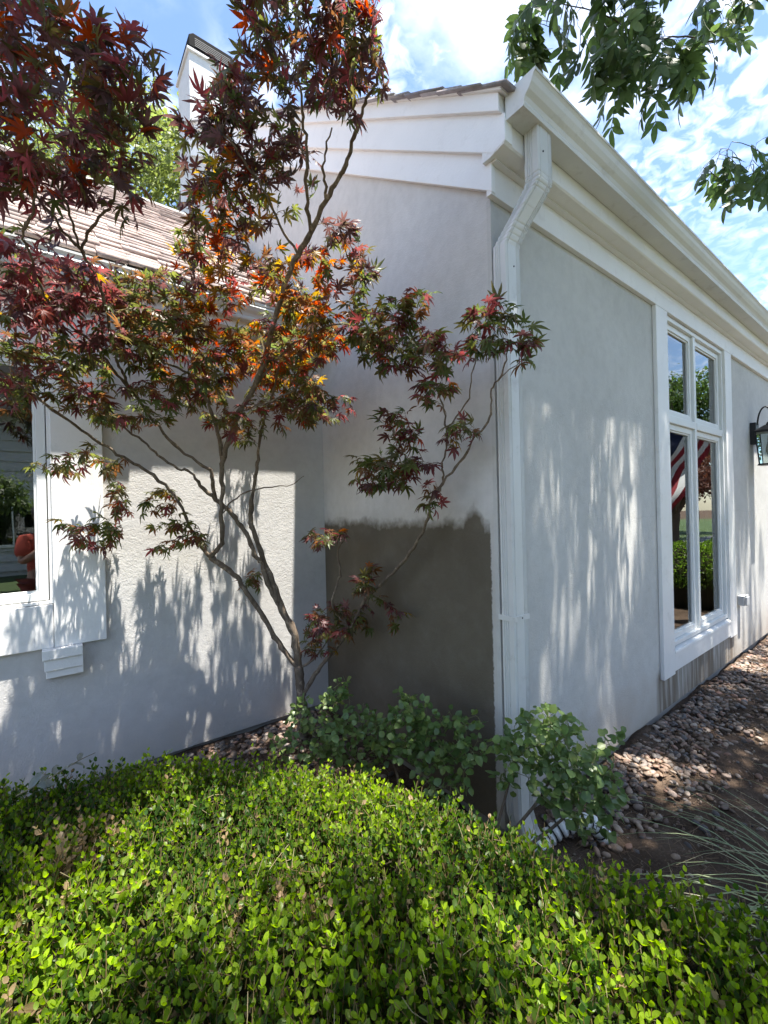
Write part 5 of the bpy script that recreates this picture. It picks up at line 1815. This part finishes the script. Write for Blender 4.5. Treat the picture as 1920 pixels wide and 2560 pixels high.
for k_ in range(13):
    V, F = strip(k_ * 0.9 / 13, (k_ + 1) * 0.9 / 13, 0.58 if k_ < 7 else 0.0, 1.45)
    mesh('stripe', V, F, M['flag_red'] if k_ % 2 == 0 else M['flag_white'], fl, smooth=True)
V, F = strip(0, 7 * 0.9 / 13, 0.0, 0.58)
mesh('canton', V, F, M['flag_blue'], fl, smooth=True)

# ------------------------------------------------------------------ house across the lawn (mirrored in the left window)
nh = empty('neighbour_house', (-1, -11.0, GZ))
tag(nh, 'dark grey clapboard house across the lawn, mirrored in the left window', 'house')
M['siding'] = paint('grey_siding', (0.52, 0.53, 0.52), 0.7, 0.1)
box('wall', -9, 8, -16, -11.06, GZ - 0.1, 4.9, M['siding'], nh, 0)
for i in range(16):
    z_ = 0.05 + i * 0.3
    prism('clapboard', [(-11.0, z_), (-11.058, z_), (-11.058, z_ + 0.32), (-11.045, z_ + 0.32)], 'x', -9, 8, M['siding'], nh)
prism('roof', [(-10.4, 4.75), (-13.5, 7.2), (-16.6, 4.75), (-16.5, 4.7), (-13.5, 7.05), (-10.5, 4.7)], 'x', -9.4, 8.4, M['shingle'], nh)
w_ = empty('window', (-1.0, -11, 0.8), nh)
frame_y('window_frame', -1.7, -0.2, 0.75, 2.1, 0.08, -11.03, -10.97, M['trim'], w_)
box('muntin', -0.97, -0.93, -11.02, -10.98, 0.84, 2.01, M['trim'], w_)
mesh('pane', [(-1.62, -10.985, 0.83), (-0.28, -10.985, 0.83), (-0.28, -10.985, 2.02), (-1.62, -10.985, 2.02)], [(3, 2, 1, 0)], M['glass'], w_)

# ------------------------------------------------------------------ person taking the picture (seen mirrored in the left window)
PX, PY = -0.11, -0.46
per = empty('person', (PX, PY, GZ))
tag(per, 'person in a terracotta short-sleeved shirt with raised arms, mirrored in the left window', 'person')
M['skin'] = paint('skin', (0.50, 0.30, 0.21), 0.5, 0.08)
M['shirt'] = paint('shirt_cotton', (0.56, 0.10, 0.06), 0.85, 0.12, 40.0, 0.004)
M['trousers'] = paint('trousers_cloth', (0.20, 0.045, 0.035), 0.85, 0.15, 40.0, 0.004)
M['hair'] = paint('hair', (0.05, 0.03, 0.02), 0.6, 0.3, 120.0, 0.004)
M['shoe'] = paint('shoe', (0.10, 0.10, 0.11), 0.6)
pf, pr_ = np.array(fw), np.array(rt)


def PP(r_, f_, z_):
    return np.array((PX, PY, GZ)) + pr_ * r_ + pf * f_ + np.array((0, 0, z_))


def skinned(name, nodes, edges, mat, root=0, sub=2):
    me = bpy.data.meshes.new(name)
    me.from_pydata([tuple(n_[0]) for n_ in nodes], edges, [])
    me.materials.append(mat)
    o = bpy.data.objects.new(name, me)
    link(o, per)
    sk = o.modifiers.new('skin', 'SKIN')          # adds the skin layer to the mesh
    sk.use_smooth_shade = True
    bpy.context.view_layer.objects.active = o
    if not me.skin_vertices:
        bpy.ops.mesh.customdata_skin_add()
    lay = me.skin_vertices[0].data
    for i, n_ in enumerate(nodes):
        r_ = n_[1]
        lay[i].radius = r_ if isinstance(r_, tuple) else (r_, r_)
        lay[i].use_root = i == root
    sb = o.modifiers.new('sub', 'SUBSURF')
    sb.levels = sb.render_levels = sub
    return o


# body: pelvis, spine, head, arms raised to the phone, legs
nd = [(PP(0, 0, .95), .125), (PP(0, 0.0, 1.15), .115), (PP(0, 0, 1.34), .13), (PP(0, 0, 1.45), .06), (PP(0, .02, 1.53), .055), (PP(0, .03, 1.60), .085), (PP(0, .03, 1.70), .075)]
ed = [(0, 1), (1, 2), (2, 3), (3, 4), (4, 5), (5, 6)]
for sg in (-1, 1):
    b0 = len(nd)
    nd += [(PP(sg * .19, 0, 1.38), .062), (PP(sg * .27, .06, 1.14), .046), (PP(sg * .17, .26, 1.30), .036), (PP(sg * .095, .36, 1.42), .026), (PP(sg * .078, .385, 1.465), (.034, .017))]
    ed += [(2, b0), (b0, b0 + 1), (b0 + 1, b0 + 2), (b0 + 2, b0 + 3), (b0 + 3, b0 + 4)]
    h = PP(sg * .078, .385, 1.465)
    for q, (L, sp_) in enumerate(((.070, -.024), (.080, -.008), (.076, .008), (.060, .022))):
        k0 = len(nd)
        base_ = h + pf * (sp_ * 0.5) + np.array((0, 0, sp_ * 1.1 + .02))
        nd += [(base_, .0095), (base_ - pr_ * sg * L * .35 + pf * .028, .009), (base_ - pr_ * sg * L * .75 + pf * .030, .0078)]
        ed += [(b0 + 4, k0), (k0, k0 + 1), (k0 + 1, k0 + 2)]
    k0 = len(nd)
    nd += [(h + np.array((0, 0, -.004)) - pr_ * sg * .026, .010), (h + np.array((0, 0, .022)) - pr_ * sg * .050, .009)]
    ed += [(b0 + 4, k0), (k0, k0 + 1)]
    b1 = len(nd)
    nd += [(PP(sg * .10, 0, .88), .095), (PP(sg * .11, .02, .48), .06), (PP(sg * .11, -.01, .10), .04), (PP(sg * .12, .03, .045), .042), (PP(sg * .13, .15, .035), .036)]
    ed += [(0, b1), (b1, b1 + 1), (b1 + 1, b1 + 2), (b1 + 2, b1 + 3), (b1 + 3, b1 + 4)]
skinned('body', nd, ed, M['skin'])
# short-sleeved shirt
nd = [(PP(0, 0, .90), .165), (PP(0, 0, 1.12), .145), (PP(0, 0, 1.33), .155), (PP(0, 0, 1.43), .085)]
ed = [(0, 1), (1, 2), (2, 3)]
for sg in (-1, 1):
    b0 = len(nd)
    nd += [(PP(sg * .19, 0, 1.375), .092), (PP(sg * .255, .05, 1.19), .082)]
    ed += [(2, b0), (b0, b0 + 1)]
skinned('shirt', nd, ed, M['shirt'])
nd = [(PP(0, 0, .93), .15)]
ed = []
for sg in (-1, 1):
    b0 = len(nd)
    nd += [(PP(sg * .105, 0, .84), .118), (PP(sg * .115, .02, .46), .09), (PP(sg * .115, 0, .10), .075)]
    ed += [(0, b0), (b0, b0 + 1), (b0 + 1, b0 + 2)]
skinned('trousers', nd, ed, M['trousers'])
for sg in (-1, 1):
    skinned('shoe', [(PP(sg * .12, -.03, .04), .05), (PP(sg * .125, .08, .035), .048), (PP(sg * .13, .19, .03), .04)], [(0, 1), (1, 2)], M['shoe'])
hc = PP(0, .012, 1.695)
hv = IV * np.array((.098, .098, .105)) * (1 + 0.05 * np.sin(IV @ np.array((9.0, 7.0, 5.0))))[:, None]
cut = (IV @ pf > 0.45) & (IV[:, 2] < 0.35)
hv[cut] *= 0.72
hv[IV[:, 2] < -0.55] *= 0.8
np_mesh('hair', hv + hc, IF, M['hair'], per)
for sg in (-1, 1):
    e_ = IV * 0.012 + PP(sg * .032, .115, 1.645)
    M.setdefault('eye', paint('eye', (0.05, 0.04, 0.035), 0.2))
    np_mesh('eye', e_, IF, M['eye'], per)
    np_mesh('ear', IV * np.array((.016, .022, .032)) + PP(sg * .088, .03, 1.64), IF, M['skin'], per)
np_mesh('nose', IV * np.array((.014, .018, .024)) + PP(0, .128, 1.62), IF, M['skin'], per)
M['lip'] = paint('lip', (0.40, 0.15, 0.12), 0.5)
np_mesh('mouth', IV * np.array((.026, .014, .007)) + PP(0, .112, 1.575), IF, M['lip'], per)
